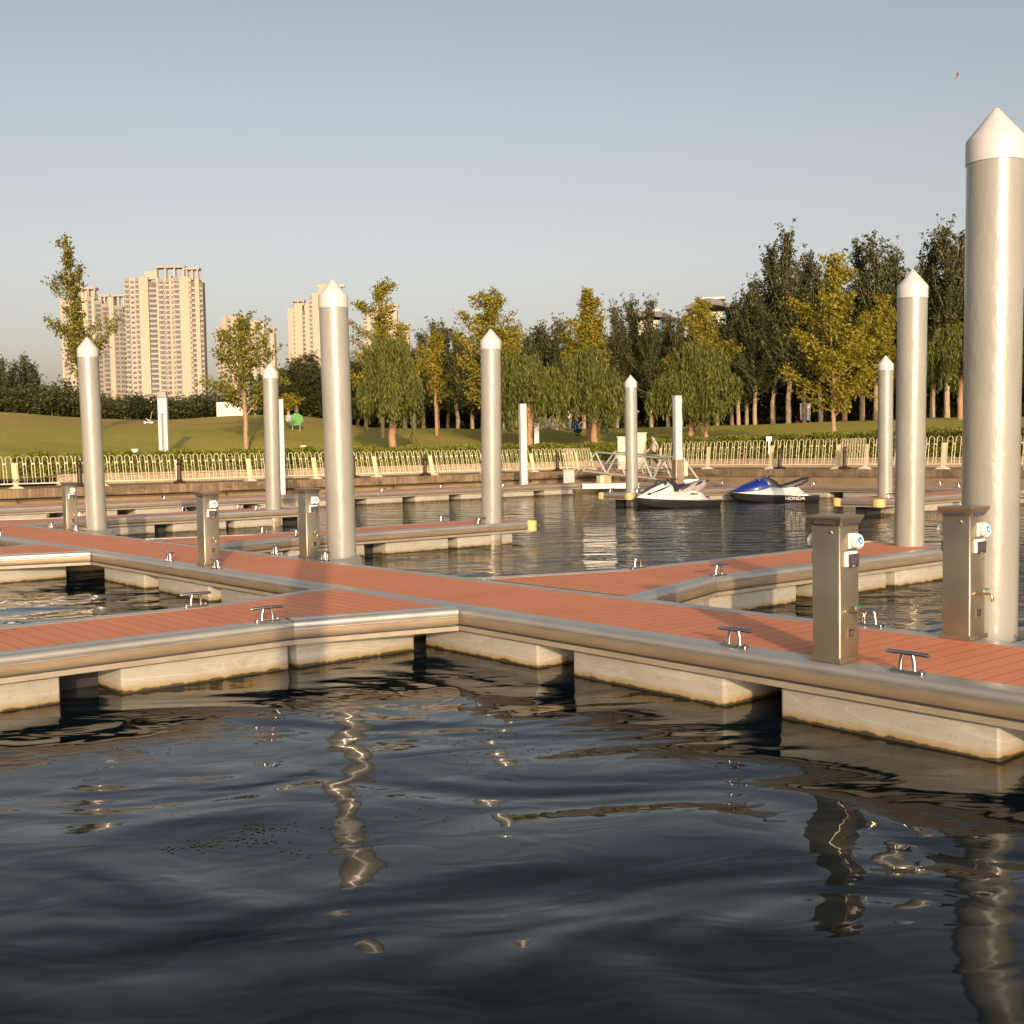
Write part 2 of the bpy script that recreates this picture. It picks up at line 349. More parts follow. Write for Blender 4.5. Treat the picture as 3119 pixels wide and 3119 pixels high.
def leafmat(name, dark, light, gold=None, trans=.3, sc=1.1):
    t = NT(name); n = t.noise(t.coord(), sc, 4, .7)
    g = t.N('ShaderNodeNewGeometry'); v = t.math('ADD', t.math('MULTIPLY', n, .75), t.math('MULTIPLY', g.outputs['Random Per Island'], .35))
    st = [(.25, dark), (.68, light)]
    if gold: st.append((.86, gold))
    c = t.ramp(v, st); t.set(Base_Color=c, Roughness=.55); t.bsdf.inputs['Specular IOR Level'].default_value = .25
    tr = t.N('ShaderNodeBsdfTranslucent'); t.L(c, tr.inputs[0]); ms = t.N('ShaderNodeMixShader'); ms.inputs[0].default_value = trans
    t.L(t.bsdf.outputs[0], ms.inputs[1]); t.L(tr.outputs[0], ms.inputs[2]); t.L(ms.outputs[0], t.out.inputs[0]); return t.mat
M['leaf_g'] = leafmat('ginkgo_leaves', (.11, .105, .010), (.25, .215, .018), (.38, .26, .03))
M['leaf_g2'] = leafmat('ginkgo_green_leaves', (.08, .09, .012), (.17, .17, .02), (.27, .21, .03))
M['leaf_w'] = leafmat('willow_leaves', (.040, .055, .010), (.13, .145, .028), (.21, .20, .04), .3, 2.6)
M['leaf_p'] = leafmat('poplar_leaves', (.020, .028, .009), (.055, .068, .018), (.085, .080, .026), .2)
M['leaf_b'] = leafmat('shrub_leaves', (.028, .036, .012), (.060, .068, .020), None, .2)
M['leaf_h'] = leafmat('hedge_leaves', (.07, .095, .012), (.19, .21, .028), (.26, .25, .035), .25, 2.5)
M['hedge_blocker'] = basic('hedge_blocker_dark', (.018, .022, .007), .95)
M['weed'] = leafmat('water_weed', (.06, .09, .015), (.14, .17, .03))
# water: dark, smooth swell in the near basin, wind-ruffled beyond the main walkway
t = NT('harbour_water'); wr = t.world(rot=(0, 0, -YAW)); sw = t.N('ShaderNodeSeparateXYZ'); t.L(wr, sw.inputs[0])
patch = t.noise(t.world(), .22, 2)
ruf = t.ramp(t.math('ADD', t.math('MULTIPLY', sw.outputs[1], .05), t.math('MULTIPLY', patch, .1)), [(.41, (0,)*3), (.50, (1,)*3)])
k1 = t.noise(t.world(scale=(.6, 1.0, 1), rot=(0, 0, .22)), .75, 2, .42, .9)
k2 = t.noise(t.world(scale=(.7, 1.15, 1), rot=(0, 0, -.15)), 2.6, 2, .5, .8)
k3 = t.noise(t.world(scale=(.42, 1.0, 1), rot=(0, 0, .05)), 1.8, 4, .52, .3)
near = t.math('ADD', t.math('MULTIPLY', k1, .10), t.math('MULTIPLY', k2, .0075))
far = t.math('ADD', t.math('MULTIPLY', k3, t.math('MULTIPLY', ruf, .10)), near)
t.set(Base_Color=(.003, .008, .0115), Roughness=.025, IOR=1.235); t.bump(far, 1.0); M['water'] = t.mat

# ------------------------------------------------------------------ the setting: water, terrain, quay
mb = MB(); mb.add([(-500, -400, 0), (500, -400, 0), (500, 90, 0), (-500, 90, 0)], [(0, 1, 2, 3)])
struct(mb.build('water', M['water']))
QA, QB, QZ = -41.7, 42.6, 0.90            # quay edges on the harbour grid, quay level
CREST = [(-400,1262),(0,1258),(244,1273),(352,1278),(517,1280),(725,1268),(870,1266),(982,1274),(1069,1295),(1131,1303),(1263,1305),(1537,1309),(1955,1303),(2286,1295),(2537,1285),(2677,1281),(2826,1273),(2949,1272),(3119,1270),(3600,1268)]
CT = [(pxray(u, v).x/pxray(u, v).y, pxray(u, v).z/pxray(u, v).y) for u, v in CREST]
def crest(tn):
    if tn <= CT[0][0]: return CT[0][1]
    for (t0, e0), (t1, e1) in zip(CT, CT[1:]):
        if tn <= t1:
            k = (tn-t0)/(t1-t0); k = k*k*(3-2*k)*.6 + k*.4; return e0+(e1-e0)*k
    return CT[-1][1]
HA, HB = -46.2, 47.4                      # kerb line behind the promenade
def ystart(tn, ha=HA, hb=HB):
    ya = -ha/(0.7702-.6379*tn) if tn < 1.1 else 1e9
    yb = hb/(.6379+.7702*tn) if tn > -.75 else 1e9
    return min(ya, yb)
def ground(x, y):
    tn = x/y; y0 = ystart(tn); yc = y0+32; zc = CAMZ + crest(tn)*yc; z0 = 1.22
    if y <= y0: return z0
    if y >= yc: return zc - min(1.2, (y-yc)*.03)
    s = (y-y0)/(yc-y0); s2 = 1-(1-s)**1.7
    return z0 + (zc-z0)*s2 + .10*math.sin(x*.31+y*.17)*s*(1-s)*2
def hit(u, v):                             # where the line of sight meets the lawn
    r = pxray(u, v); tn = r.x/r.y; e = r.z/r.y; y0 = ystart(tn); y = y0
    while y < y0+32:
        if ground(tn*y, y) >= CAMZ+e*y: break
        y += .25
    return Vector((tn*y, y, ground(tn*y, y)))
def stand(u, y):
    r = pxray(u, 1330); x = r.x/r.y*y; return Vector((x, y, ground(x, y)))
mb = MB(); ts = [-.72+i*.012 for i in range(125)]; rows = [0, .8, 1.6, 3, 5, 7, 9, 12, 15, 18, 21, 24, 27, 29.5, 32, 36, 45, 60, 90, 150, 300, 800, 3500]
for tn in ts:
    y0 = ystart(tn)
    for r in rows: mb.v.append((tn*(y0+r), y0+r, ground(tn*(y0+r), y0+r)))
nr = len(rows)
for i in range(len(ts)-1):
    for j in range(nr-1): mb.f.append((i*nr+j, (i+1)*nr+j, (i+1)*nr+j+1, i*nr+j+1)); mb.m.append(0)
struct(mb.build('lawn', M['lawn'], smooth=True, angle=180))
# promenade paving behind the quay edge (an L-shaped sheet)
mb = MB()
L_ = [ab(QA+.02, -30, QZ), ab(QA+.02, QB-.02, QZ), ab(30, QB-.02, QZ), ab(30, HB+.3, QZ), ab(HA-.3, HB+.3, QZ), ab(HA-.3, -30, QZ)]
mb.add(L_, [(0, 1, 4, 5), (1, 2, 3, 4)]); struct(mb.build('promenade', M['paving']))
def quay(label, rz, p0, length, rec=.42):
    # local x along the edge, local y towards the land
    t_ = thing('quay_wall', label, 'quay wall', p0, rz, 'quay walls')
    m = MB(); m.box((length/2, .28, QZ-.145), (length, .64, .33)); bevel(m.build('coping', M['coping'], t_), .02)
    m = MB(); m.box((length/2, rec, .02), (length, .5, 1.15)); m.build('wall_face', M['quay'], t_)
    m = MB(); m.box((length/2, .0, .05), (length, .7, .62)); bevel(m.build('ledge', M['quay'], t_), .02)
    m = MB(); m.tube([(0, -.06, QZ-.345), (length, -.06, QZ-.345)], .018, 6)
    for k in range(int(length/2.6)): m.box((k*2.6+.7, -.05, QZ-.40), (.035, .05, .12))
    m.build('pipe', M['bollard'], t_)
    return t_
quay('brown stone quay wall along the far left side of the basin', YAW+PI/2, ab(QA, -30), 30+QB)
bpy.data.objects['quay_wall'].children[0].name = 'coping'
quay('brown stone quay wall to the right of the gangway behind the jet skis', YAW+PI, ab(30, QB), 30-QA, 1.15)
# kerb wall in front of the hedge
def kerb(label, rz, p0, length):
    t_ = thing('kerb_wall', label, 'low wall', p0, rz, 'kerb walls')
    m = MB(); m.box((length/2, .12, 1.05), (length, .30, .42)); bevel(m.build('masonry', M['kerb'], t_), .02)
    m = MB(); m.box((length/2, .11, 1.30), (length, .38, .07)); bevel(m.build('capstone', M['kerb'], t_), .015)
    return t_
kerb('low pale stone kerb wall under the left part of the hedge', YAW-PI/2, ab(HA, HB-.2), 32)
for o in list(bpy.data.objects):
    if o.name.startswith('kerb_wall') and o.type == 'EMPTY': o.scale.y = -1
kerb('low pale stone kerb wall under the right part of the hedge', YAW, ab(HA, HB), 76)

# ------------------------------------------------------------------ floating docks
RAIL = [(-.20, 0), (-.090, 0), (-.089, -.009), (-.080, -.009), (-.079, 0), (-.045, 0), (-.032, -.001), (-.020, -.005), (-.010, -.012), (-.003, -.023), (.001, -.038), (0, -.058), (-.004, -.072), (-.012, -.075), (-.012, -.082),
        (-.004, -.086), (.001, -.105), (.002, -.122), (0, -.140), (-.005, -.153), (-.040, -.155), (-.040, -.169), (-.004, -.171), (-.004, -.214), (-.05, -.217), (-.05, -.17), (-.20, -.17)]
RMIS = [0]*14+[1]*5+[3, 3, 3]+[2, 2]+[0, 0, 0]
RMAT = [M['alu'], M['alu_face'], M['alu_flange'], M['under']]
def cleat_mesh():
    m = MB(); m.rbox((0, 0, .008), (.24, .055, .016), .012)
    for s in (-1, 1):
        m.tube([(s*.052, 0, .012), (s*.048, 0, .07), (s*.036, 0, .115)], [.017, .0145, .016], 10)
        m.lathe([(.014, 0), (.014, .008), (.008, .012)], 8, (s*.098, 0, .016))
    o = m.build('cleat', M['chrome'], smooth=True); me = o.data; bpy.data.objects.remove(o)
    m = MB(); m.tube([(-.158, 0, .122), (-.145, 0, .123), (0, 0, .125), (.145, 0, .123), (.158, 0, .122)], [.008, .014, .017, .014, .008], 10)
    o = m.build('crossbar', M['chrome'], smooth=True); mc = o.data; bpy.data.objects.remove(o)
    return me, mc
CLEAT = cleat_mesh()
def add_cleat(parent, x, y, rz=0):
    c = link(CLEAT[0], 'cleat', parent, (x, y, .004), rz); link(CLEAT[1], 'crossbar', c); return c
def boards(m, x0, x1, half, pitch=.145, skip=None):
    n = max(1, round((x1-x0)/pitch)); p = (x1-x0)/n
    for i in range(n):
        xa, xb = x0+i*p+.0024, x0+(i+1)*p-.0024
        (la, ra), (lb, rb) = half(xa), half(xb)
        vs = [(xa, la, -.004), (xb, lb, -.004), (xb, rb, -.004), (xa, ra, -.004), (xa, la, -.028), (xb, lb, -.028), (xb, rb, -.028), (xa, ra, -.028)]
        m.add(vs, [(0, 1, 2, 3)]); m.add(vs, [(0, 4, 5, 1), (1, 5, 6, 2), (2, 6, 7, 3), (3, 7, 4, 0)], 1)
def pontoon(parent, x0, x1, hw):
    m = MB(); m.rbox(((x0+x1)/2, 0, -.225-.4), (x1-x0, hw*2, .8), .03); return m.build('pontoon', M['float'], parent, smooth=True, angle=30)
def walkway(label, origin, rz, length, width, pontoons, group='floating walkways'):
    """local x along the walkway, y across, z = 0 at deck level"""
    t_ = thing('floating_walkway', label, 'dock', (origin.x, origin.y, DZ), rz, group); h = width/2
    m = MB(); boards(m, 0, length, lambda x: (-h+.20, h-.20)); m.build('deck', [M['deck'], M['deck_side']], t_)
    ns = max(1, round(length/4.9))
    for s in (-1, 1):
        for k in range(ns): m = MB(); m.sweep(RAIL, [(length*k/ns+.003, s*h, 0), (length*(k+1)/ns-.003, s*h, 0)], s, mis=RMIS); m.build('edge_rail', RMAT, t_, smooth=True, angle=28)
    m = MB(); m.box((length/2, 0, -.10), (length-.06, width-.44, .14)); m.build('underdeck_blocker', M['under'], t_)  # dark slab added under the boards to keep light out of their gaps
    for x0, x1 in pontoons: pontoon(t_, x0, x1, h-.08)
    return t_
def finger(label, origin, rz, half, root, gus, length, pontoons, cleats, group='finger piers', fenders=True, pw=None):
    t_ = thing('finger_pier', label, 'dock', (origin.x, origin.y, DZ), rz, group)
    def hw(x): return root+(half-root)*x/gus if x < gus else half
    E = .01; path = [(E, root), (gus, half), (length, half)]
    m = MB(); boards(m, E, length-.2, lambda x: (-hw(x)+.2*(1.1 if x < gus else 1), hw(x)-.2*(1.1 if x < gus else 1))); m.build('deck', [M['deck'], M['deck_side']], t_)
    for s in (1, -1):
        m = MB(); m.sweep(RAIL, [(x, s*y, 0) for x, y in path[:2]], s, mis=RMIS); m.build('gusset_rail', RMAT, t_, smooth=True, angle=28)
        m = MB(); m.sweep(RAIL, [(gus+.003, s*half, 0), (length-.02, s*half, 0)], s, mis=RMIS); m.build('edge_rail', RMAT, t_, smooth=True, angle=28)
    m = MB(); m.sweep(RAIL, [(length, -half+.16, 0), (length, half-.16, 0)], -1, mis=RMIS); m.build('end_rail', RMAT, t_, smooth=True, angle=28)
    m = MB(); m.add([(E, -root+.22, -.03), (gus, -half+.22, -.03), (length-.1, -half+.22, -.03), (length-.1, half-.22, -.03), (gus, half-.22, -.03), (E, root-.22, -.03),
                     (E, -root+.22, -.18), (gus, -half+.22, -.18), (length-.1, -half+.22, -.18), (length-.1, half-.22, -.18), (gus, half-.22, -.18), (E, root-.22, -.18)],
                    [(0, 1, 4, 5), (1, 2, 3, 4), (6, 11, 10, 7), (7, 10, 9, 8), (0, 5, 11, 6), (5, 4, 10, 11), (4, 3, 9, 10), (3, 2, 8, 9), (2, 1, 7, 8), (1, 0, 6, 7)]); m.build('underdeck_blocker', M['under'], t_)  # same added slab below the finger deck, blocking light between boards
    m = MB(); m.box((length*.5, 0, -.42), (length-.5, .36, .46)); m.build('gap_blocker', M['black_rubber'], t_)  # black beam added to close off the bright gaps between floats
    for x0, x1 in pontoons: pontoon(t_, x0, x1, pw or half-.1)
    if fenders:
        for s in (1, -1):
            m = MB(); pr = [(-.06, -.05)]; n = 10; vs = []
            ring = [(-.22, .02)] + [(-.10+.16*math.cos(a), -.10+.16*math.sin(a)) for a in [PI/2-k*PI/2/n for k in range(n+1)]] + [(.02, -.22), (-.02, -.22), (-.02, -.02), (-.22, -.02)]
            k = len(ring)
            for z, g in ((.012, -.012), (0, 0), (-.20, 0), (-.215, -.012)):
                for px, py in ring: vs.append((length+px+(g if px > 0 else 0), s*(half+py+(g if py > 0 else 0)), z))
            fs = []
            for r in range(3):
                for i in range(k): j = (i+1) % k; fs.append((r*k+i, r*k+j, (r+1)*k+j, (r+1)*k+i))
            fs += [tuple(range(k)), tuple(3*k+i for i in reversed(range(k)))]
            m.add(vs, fs); m.build('corner_fender', M['fender'], t_, smooth=True, angle=35)
    for x, s in cleats: add_cleat(t_, x, s*(hw(x)-.10))
    return t_
BF, BR = 6.48, 8.17           # front and rear edge of the main walkway
MA0 = -37.1
main = walkway('long red decked walkway running diagonally across the photo from front right to far left', ab(MA0, (BF+BR)/2), YAW, 39.6, BR-BF,
   [(x0-MA0, x1-MA0) for x0, x1 in [(-36.5, -34.9), (-34.3, -32.6), (-32.1, -30.4), (-29.9, -28.0), (-27.5, -25.8), (-25.3, -23.6), (-23.1, -21.5), (-21.1, -19.6), (-17.95, -16.35), (-15.85, -14.2), (-13.85, -12.1), (-11.6, -9.75), (-9.3, -7.6), (-7.15, -5.5), (-5.0, -3.4), (-2.9, -1.3), (-.8, .8)]])
for a in (-4.02, -5.42, -13.99, -15.49, -23.5, -24.9): add_cleat(main, a-MA0, -(BR-BF)/2+.10)
for a in (-3.6, -5.29, -13.87, -15.27, -23.69, -25.2): add_cleat(main, a-MA0, (BR-BF)/2-.06)
GUIDE = [(-.13, 0), (-.02, 0), (0, -.015), (0, -.16), (-.02, -.175), (-.13, -.175)]
for a in (-4.45, -14.40, -23.95):
    m = MB(); h = (BR-BF)/2+.012; x = a-MA0
    path = [(x-.52, h, 0), (x-.52, h+.42, 0), (x-.44, h+.60, 0), (x-.27, h+.69, 0), (x+.27, h+.69, 0), (x+.44, h+.60, 0), (x+.52, h+.42, 0), (x+.52, h, 0)]
    m.sweep(GUIDE, path, 1)
    for q in (-1, 1): m.box((x+q*.35, h+.18, -.05), (.10, .30, .07))
    m.build('pile_guide', M['alu'], main, smooth=True, angle=35)
RZB = YAW+PI/2                 # pointing along +b
f1 = finger('nearest red finger pier, filling the left foreground, with two steel cleats', ab(-9.85, BF-.006), RZB+PI, .83, 1.24, 1.52, 8.0, [(.14, 1.42), (1.50, 3.02), (3.50, 5.1), (5.6, 7.2)], [(1.72, 1), (1.72, -1)], pw=.70)
f2 = finger('red finger pier cut off by the left edge of the photo, behind the nearest one', ab(-19.5, BF-.006), RZB+PI, .80, 1.25, 1.5, 8.0, [(.2, 1.55), (2.0, 3.6), (4.1, 5.7), (6.2, 7.4)], [(1.8, 1), (1.8, -1)])
PB = [(.25, 1.75), (1.85, 3.45), (3.92, 5.4), (5.62, 7.05)]
f3 = finger('red finger pier behind the two right pedestals, carrying the second largest pile', ab(-9.24, BR+.006), RZB, .74, 1.35, 1.85, 7.15, PB, [(2.0, 1), (2.0, -1), (6.3, 1)])
f4 = finger('red mid basin finger pier with a yellow corner fender and one pile', ab(-19.0, BR+.006), RZB, .74, 1.35, 1.85, 7.6, PB, [(2.05, 1), (2.05, -1), (6.2, 1), (6.2, -1)])
f5 = finger('far left red finger pier with a yellow fender beside a thin pile', ab(-28.8, BR+.006), RZB, .74, 1.35, 1.85, 8.0, PB, [(2.05, 1), (6.4, 1), (6.3, -1), (4.8, 1)])
far_l = walkway('far red walkway running along the left quay wall', ab(-38.15, -2), RZB, 39.9, 1.85, [(1+i*2.25, 2.65+i*2.25) for i in range(16)])
for b in (3.0, 9.5, 17.5, 24.5, 30.5): add_cleat(far_l, b+2, -.82)
for b in (16.5, 28.5): add_cleat(far_l, b+2, .82)
FB = 36.1
far_r = walkway('far red walkway running right behind the two jet skis', ab(-37.1, FB+.9), YAW, 33.0, 1.75, [(.6+i*2.35, 2.35+i*2.35) for i in range(13)])
for x in (7.8, 9.5, 13.6, 15.3, 17.6): add_cleat(far_r, x, .72)
for x in (6.6, 11.0, 16.8): add_cleat(far_r, x, -.72)
# brace coloured as sunlit metal across the inner corner of the two far walkways (in far_r's frame)
m = MB(); c0, c1 = Vector((.05, -2.25, 0)), Vector((2.15, -.86, 0)); m.sweep([(-.3, 0), (0, 0), (.01, -.04), (0, -.075), (0, -.16), (.012, -.165), (.012, -.215), (-.3, -.215)], [c0, c1], -1); m.build('corner_brace', M['alu_sunlit'], far_r)
m = MB(); m.add([(.05, -2.2, -.006), (2.1, -.87, -.006), (.05, -.87, -.006)], [(0, 1, 2)]); m.build('corner_deck', M['deck'], far_r)
f6 = finger('short finger pier pointing at the camera with two yellow fenders, beside the white jet ski', ab(-27.8, FB+.02), RZB+PI, .74, 1.2, 1.8, 8.6, [(.3, 2.2), (2.6, 4.4), (4.8, 6.4), (6.9, 7.8)], [(2.0, 1), (8.1, -1), (8.1, 1)])
f7 = finger('finger pier pointing at the camera with yellow fenders, behind the right piles', ab(-18.3, FB+.02), RZB+PI, .74, 1.2, 1.8, 8.7, [(.3, 2.2), (2.6, 4.4), (4.8, 6.4), (6.9, 7.8)], [(2.0, 1), (8.1, 1)])

# ------------------------------------------------------------------ mooring piles
pile0 = thing('mooring_pile', '', 'pile', group='mooring piles')
m = MB(); m.lathe([(.207, -2.4), (.207, 4.02)], 48); m.build('shaft', M['pile'], pile0, smooth=True)
m = MB(); m.lathe([(.211, 3.995), (.214, 4.0), (.214, 4.165), (.210, 4.178), (.022, 4.405), (.006, 4.415)], 48); m.build('cap', M['cap'], pile0, smooth=True, angle=28)
PILES = [((3.64, 8.80), 'largest mooring pile, nearest the camera, cut by the right edge of the photo'),
 ((5.75, 16.70), 'second largest mooring pile, rising from the finger pier behind the pedestals'),
 ((-2.47, 16.67), 'tall pile beside a pedestal on the walkway, left of the photo centre'),
 ((-8.62, 23.92), 'leftmost mooring pile, in front of the tall ginkgo'),
 ((-.42, 23.68), 'mooring pile at the end of the mid basin finger pier with a yellow fender'),
 ((-6.49, 31.40), 'thin far pile next to a square white post, left of the tall pile'),
 ((4.06, 38.95), 'thin far pile rising just left of the white jet ski'),
 ((10.5, 32.45), 'short far pile between the blue jet ski and the right hand piles'),
 ((-.22, -.80), 'mooring pile outside the photo whose long shadow crosses the red decks')]
LEAN = [.045, .055, -.04, -.06, .05, .02, 0, .02, 0]
for i, ((x, y), lb) in enumerate(PILES):
    o = place(pile0, i, (x-LEAN[i]*.1, y, 0), 0, lb); o.rotation_euler = (0, LEAN[i]/4.0, i*.7 if False else 0)

# ------------------------------------------------------------------ service pedestals
def make_pedestal():
    t_ = thing('service_pedestal', '', 'pedestal', group='stainless service pedestals'); w = .222
    m = MB(); m.rbox((0, 0, .475), (w, w, .89), .012, seg=4); m.build('body', M['steel'], t_, smooth=True, angle=60)
    m = MB(); m.box((0, 0, .0175), (w+.03, w+.03, .035)); bevel(m.build('base_plate', M['steel'], t_), .003)
    m = MB(); a, b = w/2-.003, w/2+.026; vs = []
    for q, z in ((a, .918), (b, .972), (b, .982), (b-.008, .986)): vs += [(-q, -q, z), (q, -q, z), (q, q, z), (-q, q, z)]
    fs = [(0, 3, 2, 1), (12, 13, 14, 15)]
    for r in range(3):
        for i in range(4): j = (i+1) % 4; fs.append((r*4+i, r*4+j, r*4+4+j, r*4+4+i))
    m.add(vs, fs); cp = bevel(m.build('cap', M['steel'], t_), .003)
    m = MB()
    for k in range(4):
        rz = k*PI/2; Mt = Matrix.Rotation(rz, 3, 'Z') @ Matrix.Rotation(-.45, 3, 'X')
        p = Matrix.Rotation(rz, 3, 'Z') @ Vector((0, -(w/2+.0125), .944)); m.box(p, (.17, .006, .034), 0, 0, Mt)
    m.build('light_slot', M['smoke_glass'], cp)
    for sgn in (1, -1):                                  # fittings on the two faces along the walkway
        X = Matrix.Rotation(0 if sgn > 0 else PI, 3, 'Z')
        def P(x, y, z): return X @ Vector((w/2+x, y, z))
        RX = X @ Matrix.Rotation(PI/2, 3, 'Y')
        m = MB(); m.box(P(.006, .03*sgn*sgn-.004, .815), (.012, .092, .10), 0, 0, X); sk = bevel(m.build('socket', M['white_plastic'], t_), .003)
        m = MB(); tl = X @ Matrix.Rotation(PI/2-.22, 3, 'Y')
        m.lathe([(.040, 0), (.042, .02), (.046, .022), (.046, .052), (.040, .058)], 24, P(.010, .026, .806), 0, tl)
        for k in range(8):
            a = k*PI/4; q = tl @ Vector((.046*math.cos(a), .046*math.sin(a), .037)); m.box(P(.010, .026, .806)+q, (.010, .010, .026), 0, 0, tl)
        m.build('socket_lid', M['white_plastic'], sk, smooth=True)
        m = MB(); q = P(.010, .026, .806)+tl @ Vector((0, 0, .0585)); m.lathe([(.027, 0), (.027, .002)], 24, q, 0, tl)
        m.build('blue_disc', M['blue_plastic'], sk)
        m = MB()                                                 # tiny white emblem on the blue disc
        for dx in (-.008, 0, .008): m.box(q+tl @ Vector((.002, dx, .003)), (.016-abs(dx)*.5, .004, .0015), 0, 0, tl)
        m.box(q+tl @ Vector((.010, 0, .003)), (.004, .022, .0015), 0, 0, tl); m.build('emblem', M['white_plastic'], sk)
        m = MB(); m.box(P(.010, .003, .695), (.020, .132, .102), 0, 0, X); bk = bevel(m.build('breaker_box', M['white_plastic'], t_), .004)
        m = MB(); m.box(P(.027, .010, .690), (.014, .108, .078), 0, 0, X); bevel(m.build('breaker_window', M['smoke_glass'], bk), .004)
        m = MB(); m.box(P(.036, -.012, .690), (.003, .030, .045), 0, 0, X); m.box(P(.036, .022, .690), (.003, .018, .050), 0, 0, X); m.build('switch', M['dark_steel'], bk)
        for q in (-.03, .042): m = MB(); m.box(P(.028, q, .648), (.02, .014, .012), 0, 0, X); m.build('hinge', M['black_plastic'], bk)
        if sgn > 0:
            m = MB(); m.tube([P(-.01, -.03, .345), P(.05, -.012, .345), P(.085, 0, .343), P(.105, .004, .333), P(.108, .006, .300)], [.008, .010, .0105, .011, .010], 10); m.tube([P(.108, .006, .318), P(.108, .006, .285)], [.014, .011], 10); m.tube([P(.06, -.008, .345), P(.06, -.008, .375)], .007, 8)
            tp = m.build('tap', M['brass'], t_, smooth=True)
            m = MB(); m.box(P(.066, -.006, .379), (.05, .016, .012), .1, 0, X); bevel(m.build('tap_handle', M['green_plastic'], tp), .003)
        m = MB(); m.box(P(.002, .012, .195), (.004, .072, .072), 0, 0, X); lt = bevel(m.build('latch', M['steel'], t_), .001)
        m = MB(); m.box(P(.005, .012, .195), (.003, .050, .050), 0, 0, X); m.build('latch_recess', M['black_plastic'], lt)
        m = MB(); m.box(P(.010, .010, .193), (.006, .034, .034), 0, 0, X); bevel(m.build('latch_grip', M['chrome'], lt), .002)
    m = MB(); m.lathe([(.012, 0), (.012, .008), (.006, .012)], 12, (w*.18, -w/2, .88), 0, Matrix.Rotation(PI/2, 3, 'X')); m.build('lock', M['chrome'], t_)
    return t_
ped = make_pedestal()
for i, (a, b, lb) in enumerate([(-4.60, 6.645, 'stainless service pedestal on the front edge of the walkway, nearest the camera'), (-4.47, 8.08, 'stainless service pedestal in front of the largest pile at the right edge'),
      (-14.47, 8.24, 'stainless service pedestal just left of the tall pile in the left half'), (-14.63, 6.78, 'stainless service pedestal at left on the near walkway edge, two cleats at its foot'),
      (-24.25, 8.2, 'farthest stainless service pedestal, beside the leftmost pile')]):
    place(ped, i, ab(a, b, DZ+.003), YAW, lb)

# ------------------------------------------------------------------ square guide posts of the far walkways
def sqpost(p, h, label, w=.29, base=0.0, rz=.35):
    t_ = thing('square_post', label, 'post', p, rz, 'square white guide posts')
    m = MB(); m.rbox((0, 0, base+(h-base)/2), (w, w, h-base), .012); m.build('column', M['post_paint'], t_, smooth=True, angle=50)
    m = MB(); m.box((0, 0, h+.012), (w+.012, w+.012, .025)); m.build('cap', M['post_paint'], t_)
    return t_
p = at(857, 1500, 44.6); sqpost((p.x, p.y, -1), 5.0+.05, 'square white post standing right behind the thin far pile at left', base=0)
p = at(1595, 1470, 52.6); sqpost((p.x, p.y, -1), 5.05, 'square white post standing alone right of the mid basin pile')
p = at(2065, 1470, 49.4); t3 = sqpost((p.x, p.y, .2), 3.95, 'square white post with a stainless box at its foot, above the white jet ski', .30, 1.25)
m = MB(); m.box((0, 0, .63), (.38, .38, 1.25)); bevel(m.build('steel_box', M['steel'], t3), .01)
m = MB(); m.box((.30, -.05, .85), (.18, .22, .62)); bevel(m.build('meter_box', M['cream_paint'], t3), .01)

# ------------------------------------------------------------------ arched white fence along the quay
def tube2(m, pts, r, n=5): m.tube(pts, r, n, caps=False)
def panel_mesh(L=3.0, n=10, H=1.08):
    m = MB(); p = L/n; r = .0125; w = p*.64
    for i in range(n):
        x = (i+.5)*p; h0 = H-w/2
        pts = [(x-w/2, 0, .10), (x-w/2, 0, h0)] + [(x-w/2*math.cos(a), 0, h0+w/2*math.sin(a)) for a in [PI*k/8 for k in range(1, 8)]] + [(x+w/2, 0, h0), (x+w/2, 0, .10)]
        tube2(m, pts, r)
        if i < n-1: m.box((x+p/2, 0, H-.27), (p-w, .022, .05))
    m.box((L/2, 0, .10), (L, .028, .042)); m.box((.03, 0, H-.27), (.08, .022, .045)); m.box((L-.03, 0, H-.27), (.08, .022, .045))
    o = m.build('fence_panel', M['fence'], smooth=True, angle=40); me = o.data; bpy.data.objects.remove(o)
    m = MB(); m.box((0, 0, (H-.16)/2), (.075, .06, H-.16)); o = m.build('fence_post', M['fence']); mp = o.data; bpy.data.objects.remove(o)
    m = MB(); vs = [(-.26, -.2, 0), (.26, -.2, 0), (.26, .2, 0), (-.26, .2, 0), (-.12, -.1, .09), (.12, -.1, .09), (.12, .1, .09), (-.12, .1, .09)]
    m.add(vs, [(3, 2, 1, 0), (4, 5, 6, 7), (0, 1, 5, 4), (1, 2, 6, 5), (2, 3, 7, 6), (3, 0, 4, 7)]); o = m.build('fence_foot', M['fence_foot']); mf = o.data; bpy.data.objects.remove(o)
    return me, mp, mf
PAN = panel_mesh(); random.seed(4)
def fence(label, p0, rz, lens, leans, flip=1):
    t_ = thing('barrier_fence', label, 'fence', (p0.x, p0.y, QZ+.012), rz, 'white arched barrier fences'); x = 0
    for L, ln in zip(lens, leans):
        for k, (me, nm, px) in enumerate(((PAN[0], 'fence_panel', 0), (PAN[1], 'fence_post', .02), (PAN[1], 'fence_post', L-.06))):
            o = link(me, nm, t_, (x+px, 0, .07 if k == 0 else 0)); o.rotation_euler = (-R(ln)*flip, 0, 0)
            if k == 0: o.scale = ((L-.1)/3.0, 1, 1); o.location.x = x+.04
        link(PAN[2], 'fence_foot', t_, (x-.02, 0, -.008)); x += L
    return t_
n_l = 26
fence('white arched barrier fence along the left quay, leaning slightly backwards', ab(QA-.62, -38.6+.1), RZB, [3.0]*n_l, [3+min(11, max(0, (i-11)*1.1))+random.uniform(-1.5, 1.5) for i in range(n_l)])
